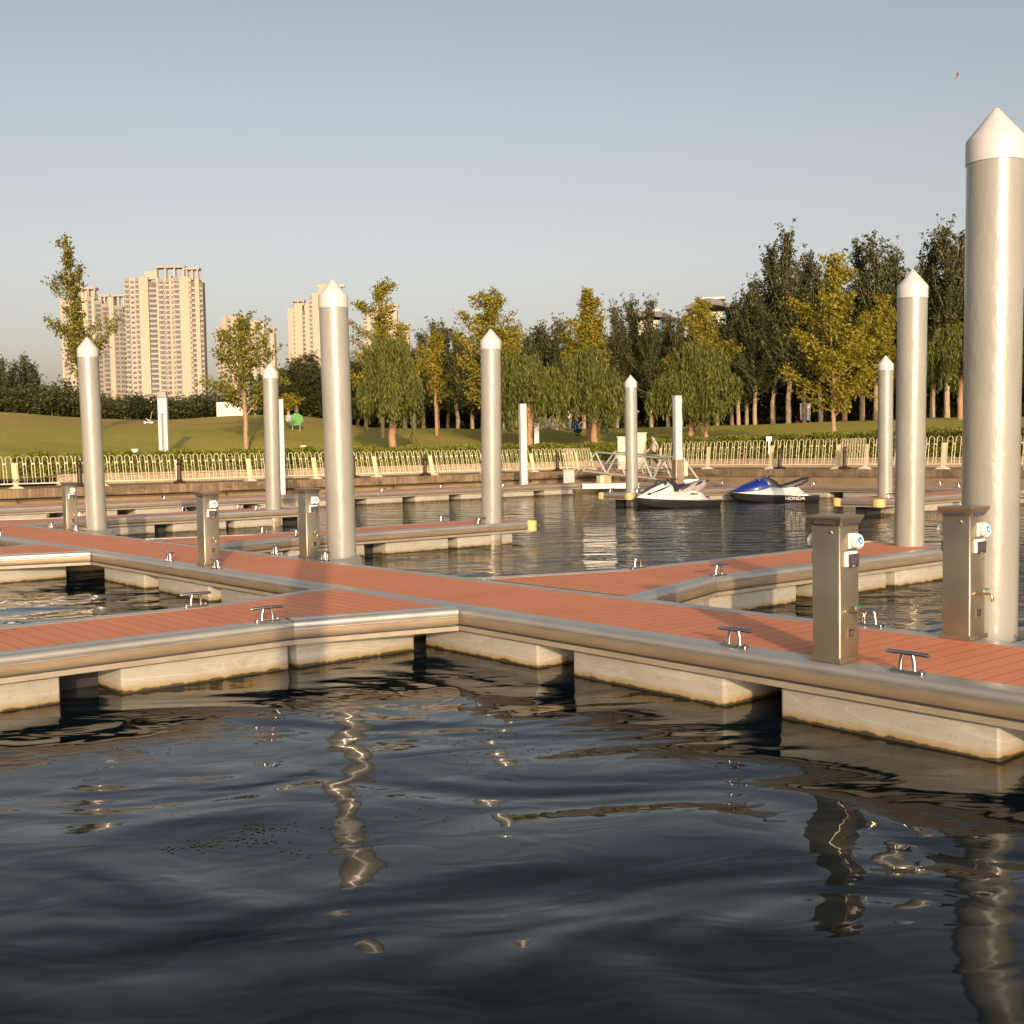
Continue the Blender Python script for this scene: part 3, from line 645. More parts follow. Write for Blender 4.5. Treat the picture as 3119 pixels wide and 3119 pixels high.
fence('white arched barrier fence along the right quay behind the jet skis', ab(-40.4, QB+.62), YAW, [3.2, 3.8, 3.6, 1.4, 3.6, 3.6, 3.6, 3.6], [-9+random.uniform(-2, 2) for i in range(8)], -1).scale = (1, 1, 1.17)
fence('short white barrier panel set at an angle beside the cream cabinet', ab(QA-.75, QB-2.0), YAW-.25+PI, [2.9], [10], 1)

# iron bollards with a chain behind the fence
bol = thing('iron_bollard', '', 'bollard', group='dark bollards behind the fence')
m = MB(); m.lathe([(.17, 0), (.17, .10), (.10, .13), (.085, .17), (.075, .70), (.10, .73), (.10, .77), (.07, .80), (.085, .88), (.05, .95), (.01, .97)], 16); m.build('post', M['bollard'], bol, smooth=True)
m = MB(); m.box((0, 0, .05), (.42, .36, .10)); bevel(m.build('base', M['bollard'], bol), .03)
for i, (u, side) in enumerate([(242, 0), (546, 0), (1077, 0), (1295, 0), (1699, 0), (2375, 1), (2573, 1)]):
    r = pxray(u, 1440); tn = r.x/r.y
    y = (-(QA-.32))/(.7702-.6379*tn) if side == 0 else (QB+.32)/(.6379+.7702*tn)
    place(bol, i, (tn*y, y, QZ+.01), YAW, ['dark iron bollard behind the leftmost pile with a chain hanging from it', 'dark iron bollard left of the pedestal with two cleats, in front of the hedge end', 'dark iron bollard just right of the tall pile', 'dark iron bollard midway between the tall pile and the mid basin pile', 'dark iron bollard left of the gangway', 'dark iron bollard above the seat of the blue jet ski', 'dark iron bollard left of the short far pile on the right'][i])
ch = MB(); pa, pb = None, None
pts = []
r0, r1 = pxray(-120, 1440), pxray(242, 1440); q = []
for r in (r0, r1):
    tn = r.x/r.y; y = (-(QA-.32))/(.7702-.6379*tn); q.append(Vector((tn*y, y, QZ+.74)))
for k in range(61):
    s = k/60; p = q[0].lerp(q[1], s); p.z -= .42*(1-(2*s-1)**2); pts.append(p)
for k in range(60):
    d = (pts[k+1]-pts[k]); c = (pts[k]+pts[k+1])/2; ch.box(c, (d.length*1.05, .016 if k % 2 else .05, .05 if k % 2 else .016), math.atan2(d.y, d.x))
tag(ch.build('hanging_chain', M['chain']), 'rusty chain hanging between bollards behind the fence at far left', 'chain')

# ------------------------------------------------------------------ gangway, concrete support and cabinets at the quay corner
def gangway():
    p0 = ab(-40.6, 38.75); L = 6.2; t_ = thing('gangway', 'grey metal gangway with truss railings sloping from the quay down to the far walkway', 'gangway', (p0.x, p0.y, .97), YAW)
    dz = -.46
    def z(x): return dz*x/L
    m = MB(); m.add([(0, -.55, 0), (L, -.55, dz), (L, .55, dz), (0, .55, 0), (0, -.55, -.04), (L, -.55, dz-.04), (L, .55, dz-.04), (0, .55, -.04)], [(0, 1, 2, 3), (7, 6, 5, 4), (0, 4, 5, 1), (3, 2, 6, 7)]); m.build('deck', [M['deck'], M['deck_side']], t_)
    for s in (-1, 1):
        y = s*.62; m = MB()
        def bar(x0, h0, x1, h1, w=.10): x0, x1 = x0*L/7, x1*L/7; m.tube([(x0, y, z(x0)+h0), (x1, y, z(x1)+h1)], w/2, 4)
        bar(0, -.06, 7, -.06, .13); bar(1.0, .92, 6.1, .92, .085)
        xs = [0, 1.0, 1.9, 2.0, 3.0, 4.0]
        bar(0, 0, 1.0, .9); bar(1.0, .9, 1.75, 0); bar(1.85, 0, 2.6, .9); bar(2.6, .9, 3.2, 0); bar(3.35, 0, 3.35, .9, .08); bar(3.75, 0, 3.75, .9, .08); bar(3.9, 0, 4.5, .9); bar(4.5, .9, 5.1, 0); bar(5.2, 0, 6.0, .9); bar(6.0, .9, 7, 0); bar(.45, .45, 6.5, .45, .035); bar(.3, .22, 6.7, .22, .03)
        m.build('truss_railing', M['grey_paint'], t_)
    m = MB()
    for k in range(8): m.box((.4+k*.77, 0, z(.4+k*.77)-.09), (.06, 1.2, .07))
    m.build('cross_beam', M['grey_paint'], t_)
gangway()
p = ab(-40.35, 37.0)
t_ = thing('mooring_block', 'grey concrete block with a dark slot left of the gangway', 'block', (p.x, p.y, 0), YAW+.75)
m = MB(); d = .24
m.box((0, -.17, .46), (.5, .17, 1.0)); m.box((0, .17, .46), (.5, .17, 1.0)); m.box((0, 0, .92), (.5, .171, .08)); m.box((0, 0, .20), (.5, .171, .48)); m.build('block', M['grey_paint'], t_)
m = MB(); m.box((0, 0, 1.0), (.56, .62, .05)); m.build('cap', M['grey_paint'], t_)
m = MB(); m.box((.20, 0, .66), (.04, .17, .44)); m.build('slot_back', M['black_plastic'], t_)
def cabinet(u0, u1, y, h, label, paper=False):
    p = at((u0+u1)/2, 1400, y); w = (u1-u0)/FPX*y
    t_ = thing('utility_cabinet', label, 'cabinet', (p.x, p.y, QZ+.005), -.12, 'cream utility cabinets')
    m = MB(); m.box((0, .25, h/2), (w, .5, h)); bevel(m.build('body', M['cream_paint'], t_), .012)
    m = MB(); m.box((0, .25, h+.025), (w+.10, .62, .05)); bevel(m.build('roof', M['cream_paint'], t_), .01)
    m = MB(); m.box((0, -.008, h*.5), (w*.9, .015, h*.86)); dr = bevel(m.build('door', M['cream_paint'], t_), .004)
    if paper: m = MB(); m.box((.02, -.019, h*.66), (w*.42, .006, w*.36)); m.build('notice', M['white_plastic'], t_)
    m = MB(); m.box((w*.34, -.022, h*.48), (.03, .02, .14)); m.build('handle', M['dark_steel'], dr)
cabinet(1882, 1940, 60.6, 1.66, 'cream utility cabinet with a white notice, half hidden by a pile', True)
cabinet(1941, 1969, 61.2, 1.85, 'taller narrow cream utility cabinet with an overhanging lid, right of the pile')
# odds and ends lying under and beside the gangway
p = ab(-33.4, 38.4); m = MB(); m.lathe([(.02, -.34), (.07, -.31), (.09, -.15), (.09, .15), (.07, .31), (.02, .34)], 14, (0, 0, 0), 0, Matrix.Rotation(PI/2, 3, 'Y'))
o = m.build('buoy_float', M['white_plastic'], None, True, (at(2106, 1462, 48).x, 48, .55), 0); tag(o, 'long white float lying on the walkway right of the square post', 'float')
for i, (u, v, c, lb) in enumerate([(1832, 1460, 'cream_paint', 'brown cardboard box lying under the gangway'), (1852, 1463, 'kerb', 'tan cardboard box lying under the gangway, right of the other box')]):
    p = at(u, v, 51.6); m = MB(); m.box((0, 0, .16), (.34, .3, .32)); m.box((0, -.17, .33), (.34, .10, .02)); tag(bevel(m.build('cardboard_box', M[c], None, False, (p.x, p.y, DZ+.003), .5+i), .005), lb, 'box', 'boxes under the gangway')

# ------------------------------------------------------------------ jet skis
def loft(m, secs, mi=0, capends=True):
    # secs: (x, [(y, z) half profile from keel/centre bottom to centre top])
    k = None; vs = []
    for x, pr in secs:
        full = [(y, z) for y, z in pr] + [(-y, z) for y, z in reversed(pr) if abs(y) > 1e-5]
        k = len(full); vs += [(x, y, z) for y, z in full]
    fs = []
    for i in range(len(secs)-1):
        for j in range(k):
            j2 = (j+1) % k; fs.append((i*k+j, i*k+j2, (i+1)*k+j2, (i+1)*k+j))
    if capends: fs += [tuple(reversed(range(k))), tuple((len(secs)-1)*k+j for j in range(k))]
    m.add(vs, fs, mi)
def jetski(label, p, heading, hood_m, hullside_m, seat_m, accent, blue):
    t_ = thing('jet_ski', label, 'jet ski', (p[0], p[1], 0), heading, 'jet skis')
    X = [-1.50, -1.0, -.4, .2, .8, 1.2, 1.48, 1.60]; Wd = [.52, .56, .58, .57, .50, .38, .20, .04]
    G = [.25, .25, .26, .29, .325, .355, .385, .40]; K = [-.12, -.14, -.16, -.16, -.12, -.04, .10, .26]
    m = MB(); loft(m, [(x, [(0, k), (w*.80, k+(g-k)*.35), (w*.96, g-.10), (w, g-.03), (w, g), (w*.6, g+.004), (0, g+.005)]) for x, w, g, k in zip(X, Wd, G, K)]); m.build('hull', M['black_plastic'], t_, smooth=True, angle=32)
    m = MB()                                            # rubbing strake
    for s in (-1, 1): m.tube([(x, s*(w+.005), g-.005) for x, w, g in zip(X, Wd, G)], .022, 6)
    m.build('rub_rail', M['black_rubber'], t_, smooth=True)
    # upper deck, foot wells and engine cover
    D = [(-1.46, .50, .21, .24, .24), (-1.15, .54, .22, .26, .26), (-1.05, .54, .22, .26, .32), (-.86, .54, .22, .30, .54), (-.55, .55, .23, .34, .62), (-.15, .56, .24, .40, .56), (.2, .55, .26, .44, .60), (.7, .50, .29, .47, .60), (1.1, .40, .32, .45, .54), (1.42, .22, .35, .42, .45), (1.56, .06, .365, .39, .40)]
    m = MB(); loft(m, [(x, [(0, g-.02), (w*.98, g), (w*.97, g+.05), (w*.66, sh), (w*.40, tp), (w*.2, tp+.012), (0, tp+.015)]) for x, w, g, sh, tp in D]); m.build('deck', hullside_m, t_, smooth=True, angle=50)
    H = [(1.56, .05, .39, .42), (1.40, .20, .42, .56), (1.1, .33, .46, .74), (.75, .37, .50, .90), (.45, .33, .55, 1.0), (.25, .23, .60, 1.02)]
    if blue: H += [(.0, .20, .56, .80), (-.25, .21, .50, .62), (-.42, .16, .46, .52)]
    m = MB(); loft(m, [(x, [(0, b-.05), (w, b-.02), (w*1.02, b+.04), (w*.82, (b+tp)/2+.03), (w*.45, tp-.015), (0, tp)]) for x, w, b, tp in H]); hd = m.build('hood', hood_m, t_, smooth=True, angle=50)
    m = MB()                                            # dark stripe panels on the hood
    loft(m, [(x, [(0, tp-.03), (w*.46, tp-.028), (w*.46, tp-.004), (0, tp+.014)]) for x, w, b, tp in H[1:6]]); m.build('hood_panel', accent, hd, smooth=True, angle=60)
    if not blue:
        for s in (-1, 1):
            m = MB(); m.tube([(1.36, s*.225, .50), (1.1, s*.335, .60), (.75, s*.365, .72), (.42, s*.315, .86)], [.008, .022, .034, .014], 6); m.build('stripe', M['black_plastic'], hd, smooth=True)
            m = MB(); m.lathe([(.065, 0), (.06, .02), (.02, .035)], 12, (1.22, s*.30, .54), 0, Matrix.Rotation(s*-.9, 3, 'X') @ Matrix.Rotation(.6, 3, 'Y')); m.build('headlight', M['chrome'], t_, smooth=True)
    m = MB()
    for s in (-1, 1): m.tube([(.32, 0, 1.0), (.24, s*.12, 1.06), (.16, s*.36, 1.08)], [.03, .022, .02], 8)
    m.rbox((.27, 0, 1.05), (.2, .2, .11), .03); m.build('handlebar', M['black_plastic'], t_, smooth=True)
    for s in (-1, 1): m = MB(); m.rbox((.62, s*.36, .93), (.07, .12, .09), .02); m.build('mirror', M['black_plastic'], t_, smooth=True)
    S = [(.30, .15, .50, .84), (.12, .18, .48, .76), (-.15, .205, .48, .74), (-.42, .22, .50, .82), (-.52, .22, .52, .90), (-.75, .21, .58, .98), (-1.02, .17, .70, 1.03), (-1.14, .10, .84, 1.01)]
    if blue: S = [(.22, .15, .56, .92), (.0, .20, .50, .74), (-.25, .225, .48, .70), (-.6, .22, .54, .82), (-.95, .19, .68, .97), (-1.2, .09, .84, 1.02)]
    m = MB(); loft(m, [(x, [(0, b), (w*.85, b), (w*1.05, b+.06), (w*.95, tp-.06), (w*.55, tp-.005), (0, tp)]) for x, w, b, tp in S]); st = m.build('seat', seat_m, t_, smooth=True, angle=50)
    if not blue:
        for s in (-1, 1):
            m = MB(); m.tube([(-.05, s*.178, .66), (-.25, s*.195, .80), (-.42, s*.185, .855)], [.05, .075, .03], 8); m.tube([(-.62, s*.185, .80), (-.82, s*.178, .92), (-.95, s*.15, .965)], [.035, .055, .02], 8); m.build('seat_patch', M['jet_navy'], st, smooth=True)
    m = MB(); loft(m, [(x, [(0, b), (w, b), (w, (b+tp)/2), (w*.6, tp), (0, tp+.01)]) for x, w, b, tp in ((.44, .20, .80, 1.01), (.26, .22, .60, 1.03), (.08, .20, .55, .92), (-.10, .15, .52, .78))]); m.build('steering_cowl', M['black_plastic'], t_, smooth=True, angle=50)
    m = MB(); m.tube([(-1.02, -.14, .95), (-1.22, -.12, .98), (-1.27, 0, .985), (-1.22, .12, .98), (-1.02, .14, .95)], .022, 8); m.build('grab_handle', M['black_plastic'] if blue else M['jet_navy'], t_, smooth=True)
    return t_
M['jet_white'] = basic('jet_white_gelcoat', (.56, .56, .55), .12, var=.02); M['jet_blue'] = basic('jet_blue_gelcoat', (.008, .022, .20), .12, var=.08)
M['jet_navy'] = basic('navy_vinyl', (.02, .022, .05), .4); M['jet_grey'] = basic('grey_vinyl', (.26, .24, .22), .5); M['jet_black'] = basic('black_vinyl', (.018, .018, .022), .45)
def text_part(name, body, size, mat, parent, loc, rot, ext=.003, shear=0):
    cu = bpy.data.curves.new(name, 'FONT'); cu.body = body; cu.size = size; cu.extrude = ext; cu.align_x = 'CENTER'; cu.align_y = 'CENTER'; cu.shear = shear; cu.offset = size*.012
    o = bpy.data.objects.new(name, cu); COL.objects.link(o); bpy.context.view_layer.update()
    me = bpy.data.meshes.new_from_object(o.evaluated_get(bpy.context.evaluated_depsgraph_get())); bpy.data.objects.remove(o)
    me.materials.clear(); me.materials.append(mat); o = link(me, name, parent, loc); o.rotation_euler = rot; return o
M['letter_grey'] = basic('letter_grey', (.42, .40, .39), .5)
c1 = at(2062, 1545, 37.9); HD1 = math.atan2(-.355, -.935)
js1 = jetski('white jet ski with navy and grey seat moored beside the far pile', (c1.x, 37.9), HD1, M['jet_white'], M['jet_white'], M['jet_grey'], M['jet_navy'], False)
text_part('lettering', '300LX', .12, M['black_plastic'], js1, (-.50, .315, .50), (R(63), 0, PI), .004, .3)
c2 = at(2360, 1522, 40.7)
js2 = jetski('blue and white jet ski with black seat moored in front of the far walkway', (c2.x, 40.7), PI-.05, M['jet_blue'], M['jet_white'], M['jet_black'], M['jet_blue'], True)
js2.scale = (.97, .97, .84); js1.scale = (.94, .96, .86)
text_part('lettering', 'HONDA', .19, M['letter_grey'], js2, (-.62, .590, .135), (R(88), 0, PI), .004)

# ------------------------------------------------------------------ trees
def leaves(name, P, size, mat, parent, rng, elong=1.0, down=False, flat=0.0):
    """P: N x 3 leaf centres -> one mesh of small rhombic leaf faces"""
    P = np.asarray(P, dtype=np.float64); n = len(P); s = size*(.6+.8*rng.random(n))[:, None]
    d = rng.normal(size=(n, 3))
    if down: d = d*.28+np.array([0, 0, -1.0])
    d /= np.linalg.norm(d, axis=1)[:, None]; e = rng.normal(size=(n, 3))
    if flat: e[:, 2] *= flat
    e = np.cross(d, e); e /= np.linalg.norm(e, axis=1)[:, None]+1e-9
    V = np.stack([P-d*s*elong, P+e*s*.62, P+d*s*elong*.9, P-e*s*.62], 1).reshape(-1, 3)
    me = bpy.data.meshes.new(name); me.vertices.add(4*n); me.vertices.foreach_set('co', V.ravel()); me.loops.add(4*n); me.loops.foreach_set('vertex_index', np.arange(4*n, dtype=np.int32))
    me.polygons.add(n); me.polygons.foreach_set('loop_start', np.arange(0, 4*n, 4, dtype=np.int32)); me.update(calc_edges=True); me.materials.append(mat)
    return link(me, name, parent)
def ginkgo(label, base, h, spread, seed, clear=.22, nb=26, top=.10, dens=1.0, mat='leaf_g', lean=0, pitch=(15, 50), prof=None, group='yellow green ginkgo trees on the lawn', trunk_r=.11):
    rng = np.random.default_rng(seed); t_ = thing('ginkgo_tree', label, 'tree', base, 0, group); m = MB(); pts = []
    nz = 9; tp = [Vector((lean*(i/nz)**1.3+rng.normal()*.03*i/3, rng.normal()*.03*i/3, h*i/nz-.2*(i == 0))) for i in range(nz+1)]
    m.tube(tp, [trunk_r*(1-.9*i/nz)+.012 for i in range(nz+1)], 8)
    def trunk(z):
        k = min(nz-1e-6, max(0, z/h*nz)); i = int(k); return tp[i].lerp(tp[i+1], k-i)
    az = rng.random()*6
    for i in range(nb):
        s = (i+.5)/nb; s = clear+(1-clear)*s**.95*.97; az += 2.4+rng.normal()*.35
        if prof: L = spread*prof(s)
        else:
            q = (s-clear)/(1-clear); L = spread*((1-q)**.72*1.12+.13)*(.6+.4*min(1, q*6))
        L *= .55+.85*rng.random(); ph = R(pitch[0]+(pitch[1]-pitch[0])*rng.random()+14*s)
        p0 = trunk(s*h); d = Vector((math.cos(az)*math.cos(ph), math.sin(az)*math.cos(ph), math.sin(ph)))
        bp = [p0]; n = max(3, int(L/.35)); cur = p0.copy()
        for k in range(n):
            d = (d+Vector((rng.normal()*.10, rng.normal()*.10, .045))).normalized(); cur = cur+d*(L/n); bp.append(cur.copy())
        m.tube(bp, [.035*(1-s)+.012-(.035*(1-s)+.006)*k/n for k in range(n+1)], 5)
        for k in range(n):
            f = (k+.5)/n
            if f < .12: continue
            cnt = int(dens*(40 if f < .9 else 26)*max(.45, L/n/.35)*(.5+rng.random()))
            c = np.array(bp[k].lerp(bp[k+1], .5)); rr = .075+.10*(1-abs(f-.45))*min(1.4, L/1.2)
            pts.append(c+rng.normal(size=(cnt, 3))*np.array([rr, rr, rr*.72]))
            if L > 1.2 and rng.random() < .55:              # side twig
                ta = rng.random()*6.3; tl = .25+.45*rng.random(); dv = np.array([math.cos(ta), math.sin(ta), .25])*tl
                pts.append(c+dv+rng.normal(size=(int(20*dens), 3))*.13); pts.append(c+dv*.5+rng.normal(size=(int(14*dens), 3))*.10)
    for z in np.arange(max(clear, .55), 1.0, .22/h): pts.append(np.array(trunk(z*h))+rng.normal(size=(int(18*dens), 3))*np.array([.12, .12, .14]))
    m.build('trunk', M['bark_g'], t_, smooth=True); leaves('crown', np.concatenate(pts), .078, M[mat], t_, rng)
    return t_
def willow(label, base, h, spread, seed, trunk_h=1.9, group='weeping willows in front of the wood', tr=.2, ns=1150):
    rng = np.random.default_rng(seed); t_ = thing('willow_tree', label, 'tree', base, 0, group); m = MB(); pts = []
    m.tube([(0, 0, -.3), (.03, 0, .6), (-.02, .03, 1.2), (.05, 0, trunk_h)], [tr*1.15, tr, tr*.92, tr*.95], 10)
    tips = []
    for i in range(9):
        a = i*2.4+rng.random(); rad = spread*(.15+.5*rng.random()); zz = trunk_h+(h-trunk_h)*(.45+.5*rng.random())
        bp = [Vector((.05, 0, trunk_h-.15)), Vector((math.cos(a)*rad*.4, math.sin(a)*rad*.4, trunk_h+(zz-trunk_h)*.55)), Vector((math.cos(a)*rad, math.sin(a)*rad, zz))]
        m.tube(bp, [tr*.55, tr*.3, .02], 6); tips.append(bp[2])
    lob = [(rng.random()*6.28, spread*r_, .93-.62*r_+.12*rng.normal(), .35+.35*rng.random()) for r_ in (.05+.8*rng.random(20))]; hem = rng.random(24)
    for i in range(ns):
        a0, rd, zf, sz = lob[int(rng.integers(len(lob)))]
        c = np.array([math.cos(a0)*rd, math.sin(a0)*rd, trunk_h+(h-trunk_h)*zf])
        v = rng.normal(size=3); v /= np.linalg.norm(v); v[2] = abs(v[2])*.8
        st = c+v*np.array([spread*.42, spread*.42, (h-trunk_h)*.26])*sz*1.5*(.75+.3*rng.random())
        st[2] = min(st[2], h*(.93+.07*rng.random()))
        out = np.array([st[0], st[1], 0]); out /= np.linalg.norm(out)+.2
        low = trunk_h*(.35+1.5*hem[int((math.atan2(st[1], st[0])+PI)/6.2832*23.9)]*.8+.5*rng.random())+.25; L = min(st[2]-low, (1.0+2.6*rng.random()))
        if L < .4: L = .4
        n = int(L/.085)+1; sw = rng.normal()*.16
        for k in range(n):
            f = k/n; p = st+out*(.28*math.sin(min(1, f*1.6)*PI/2))*1.0+np.array([sw*f, rng.normal()*.015, -L*f*(.6+.4*f)])
            pts.append(p+rng.normal(size=3)*.035)
    for c in tips: pts += list(np.array(c)+rng.normal(size=(60, 3))*.4)
    m.build('trunk', M['bark_w'], t_, smooth=True); leaves('crown', np.array(pts), .046, M['leaf_w'], t_, rng, 2.7, True)
    return t_
def poplar_mesh(seed, h=14.0, spread=2.4, clear=.22, nb=62, spiky=1.0, mat='leaf_p', low=False):
    rng = np.random.default_rng(seed); m = MB(); pts = []
    nz = 8; tp = [Vector((rng.normal()*.04*i, rng.normal()*.04*i, h*.97*i/nz-.3*(i == 0))) for i in range(nz+1)]
    m.tube(tp, [.19*(1-.9*i/nz)+.015 for i in range(nz+1)], 8)
    def trunk(z):
        k = min(nz-1e-6, max(0, z/(h*.97)*nz)); i = int(k); return tp[i].lerp(tp[i+1], k-i)
    az = 0
    for i in range(nb):
        s = clear+(.93-clear)*(i/nb)**.8; az += 2.4+rng.normal()*.3; q = (s-clear)/(1-clear)
        ph = R((48 if q < .5 else 62)+18*rng.random()*spiky); L = min(h*.98*(1-s*.80)*.42, spread/math.cos(ph)*.9)*(.55+.6*rng.random())+.5
        if q < .3: ph = R(12+30*rng.random()); L = max(L, spread*(.55+.5*rng.random()))
        d = Vector((math.cos(az)*math.cos(ph), math.sin(az)*math.cos(ph), math.sin(ph))); cur = trunk(s*h*.97).copy(); bp = [cur.copy()]; n = max(3, int(L/.45))
        for k in range(n): d = (d+Vector((rng.normal()*.07, rng.normal()*.07, .07))).normalized(); cur = cur+d*L/n; bp.append(cur.copy())
        m.tube(bp, [.034*(1-k/n)+.007 for k in range(n+1)], 4, 1)
        for k in range(n):
            f = (k+.5)/n; cnt = int((34 if q < .5 else 15)*(.4+rng.random())*(1.1-f*.45)); rr = (.33-.20*f)*(1.2-.75*q)
            pts.append(np.array(bp[k].lerp(bp[k+1], rng.random()))+rng.normal(size=(cnt, 3))*np.array([rr, rr, rr*1.2]))
    for z in np.arange(clear+.1, 1.0, .03): pts.append(np.array(trunk(z*h*.97))+rng.normal(size=(int(26*(1.15-z)), 3))*np.array([.26, .26, .3])*(1.15-z))
    o1 = m.build('trunk', [M['bark_p'], M['bark_twig']], None, True); r2 = leaves('crown', np.concatenate(pts), .098, M[mat], None, rng)
    d = (o1.data, r2.data); bpy.data.objects.remove(o1); bpy.data.objects.remove(r2); return d
def bush_mesh(seed, n=4800, size=.13, mat='leaf_b', stems=True):
    rng = np.random.default_rng(seed); pts = []
    for _ in range(16):
        c = rng.normal(size=3)*np.array([.42, .42, .22])+np.array([0, 0, .52]); pts.append(c+rng.normal(size=(n//16, 3))*np.array([.17, .17, .15]))
    P = np.concatenate(pts); P = P[P[:, 2] > .02]; P[:, 2] *= 1/ max(1e-6, P[:, 2].max())
    r2 = leaves('foliage', P, size*.27, M[mat], None, rng); me = r2.data; bpy.data.objects.remove(r2)
    m = MB()
    for k in range(4): a = k*1.6; m.tube([(math.cos(a)*.05, math.sin(a)*.05, -.1), (math.cos(a)*.2, math.sin(a)*.2, .5)], [.02, .008], 5)
    o = m.build('stem', M['bark_p'], None, True); ms = o.data; bpy.data.objects.remove(o); return me, ms

def HH(base, vtop, u): return (pxray(u, vtop).z/pxray(u, vtop).y)*base.y+CAMZ-base.z
# ginkgos one by one
def gk(u, y, vtop, spread, seed, label, **kw):
    q = pxray(u, 1330); y = max(y, ystart(q.x/q.y)+2.6)
    b = stand(u, y); ginkgo(label, b, HH(b, vtop, u), spread, seed, **kw)
gk(262, 58, 728, 1.95, 11, 'tall narrow ginkgo with a sparse crown rising above the leftmost pile', clear=.26, nb=32, lean=-.75, mat='leaf_g2', dens=1.0, prof=lambda s: (1.35 if s < .42 else .95 if s < .74 else .5)*(.75+.25*math.sin(s*19)))
gk(748, 56, 965, 2.3, 12, 'young ginkgo with spreading branches in front of the lawn mound', clear=.24, nb=26, mat='leaf_g2', dens=.72, pitch=(10, 45))
gk(1166, 69, 860, 2.75, 13, 'ginkgo with tiered branches and a spire top behind the first willow', clear=.16, nb=30, pitch=(5, 35))
gk(1502, 66, 898, 3.0, 14, 'ginkgo hidden behind the mid basin pile with long branches reaching left', clear=.2, nb=34, pitch=(15, 45), dens=1.1)
gk(1792, 71, 882, 2.3, 15, 'dense conical ginkgo behind the middle willow, tallest in the centre', clear=.16, nb=46, pitch=(35, 60), dens=1.35, mat='leaf_g')
gk(2140, 73, 905, 2.4, 16, 'ginkgo standing behind the twin trunk willow, partly hiding the curved roof', clear=.18, nb=32, dens=1.1)
gk(2540, 58, 780, 2.75, 17, 'large golden ginkgo on the right lawn with a bare lower trunk', clear=.17, nb=38, pitch=(10, 40), dens=1.15)
gk(2690, 78, 905, 2.6, 18, 'golden ginkgo just left of the second largest pile', clear=.15, nb=32, dens=1.1)
gk(880, 82, 1208, 1.0, 19, 'small young ginkgo on the mound right of the square white post', clear=.2, nb=16, dens=.8)
gk(1330, 74, 1010, 1.6, 20, 'ginkgo between the first willow and the mid basin pile', clear=.3, nb=24, dens=.9)
def wl(u, y, vtop, spread, seed, label, **kw):
    q = pxray(u, 1330); y = max(y, ystart(q.x/q.y)+2.4)
    b = stand(u, y); willow(label, b, HH(b, vtop, u), spread, seed, **kw)
wl(1195, 57.5, 1035, 1.75, 21, 'weeping willow with a thick reddish trunk right of the tall pile')
wl(1612, 64, 1075, 1.85, 22, 'weeping willow behind the square post in the centre, trunk hidden')
wl(1810, 63.5, 1060, 1.9, 23, 'weeping willow above the cream cabinets with a leaning brown trunk', tr=.22)
wl(2105, 60.5, 1045, 2.05, 24, 'weeping willow right behind the square post over the white jet ski', ns=1400)
wl(2150, 65, 1065, 1.8, 26, 'weeping willow with a thin trunk just right of its neighbour', tr=.15)
wl(2925, 72, 985, 2.0, 25, 'weeping willow seen between the two largest piles at right')
# background poplars: (u, top v, extra distance)
PM = [poplar_mesh(31+i, 14, 3.9, .20, 84, 1.0) for i in range(3)] + [poplar_mesh(41+i, 14, 3.2, .20, 74, 1.4) for i in range(2)]
POP = [(850,1120,6),(905,1085,4),(960,1072,7),(1010,1110,5),(1065,1090,9),(1115,1080,5),(1235,1040,5),(1262,1060,2),(1335,972,6),(1395,1005,3),(1440,1030,7),(1512,990,2),(1562,985,5),(1610,1015,3),(1662,985,6),(1700,965,3),(1735,1000,8),(1880,925,4),(1925,905,6),(1985,905,3),(2035,955,7),(2075,960,4),(2185,960,6),(2250,905,4),(2300,845,3),(2355,740,5),(2402,690,3),(2450,760,6),(2500,790,4),(2575,880,4),(2625,735,5),(2668,712,3),(2705,745,7),(2745,800,5),(2800,800,4),(2840,720,5),(2885,675,3),(2925,700,6),(2990,760,4),(930,1100,9),(1035,1100,10),(1090,1092,8),(1290,1008,8),(1365,990,9),(1470,1005,9),(1535,1000,8),(1640,985,9),(1780,985,5),(1830,955,6),(2110,950,9),(2145,965,4),(2230,925,8),(2275,880,7),(3080,790,5),(3190,760,7),(3310,800,4),(3450,850,6)]
random.seed(7); first = {}
pg = 'dark poplar trees of the wood behind the lawn'
for i, (u, v, dy) in enumerate(POP):
    r = pxray(u, 1300); y = ystart(r.x/r.y)+30+dy; b = stand(u, y); hh = HH(b, v, u); k = random.choice((0, 1, 2)) if v > 800 else random.choice((0, 3, 4, 1))
    t_ = thing('poplar_tree', 'dark leafy poplar with a pale trunk standing in the wood behind the lawn', 'tree', b, random.random()*6, pg)
    s = hh/14; sw = max(.84, min(1.05, s*1.05)) ; t_.scale = (sw, sw, s); link(PM[k][0], 'trunk', t_); link(PM[k][1], 'crown', t_)
for i, (u, v) in enumerate([(12, 1085), (48, 1100), (85, 1078), (112, 1105), (-30, 1090)]):
    b = stand(u, 88+i*2); t_ = thing('poplar_tree', 'dark upright poplar with thin spiky tops on the hill at far left', 'tree', b, i*1.3, 'spiky dark trees on the far left hill'); s = HH(b, v, u)/14
    t_.scale = (.55, .55, s); link(PM[3+i % 2][0], 'trunk', t_); link(PM[3+i % 2][1], 'crown', t_)
BM = [bush_mesh(51+i) for i in range(3)]
BU = [(-30,1165,2.6),(40,1160,2.4),(105,1150,2.6),(165,1142,2.8),(215,1175,2.4),(330,1180,2.4),(385,1190,2.6),(440,1188,2.2),(540,1195,2.4),(600,1180,3.0),(640,1190,2.2),(430,1230,1.1),(575,1235,1.0),(1000,1190,2.4)]
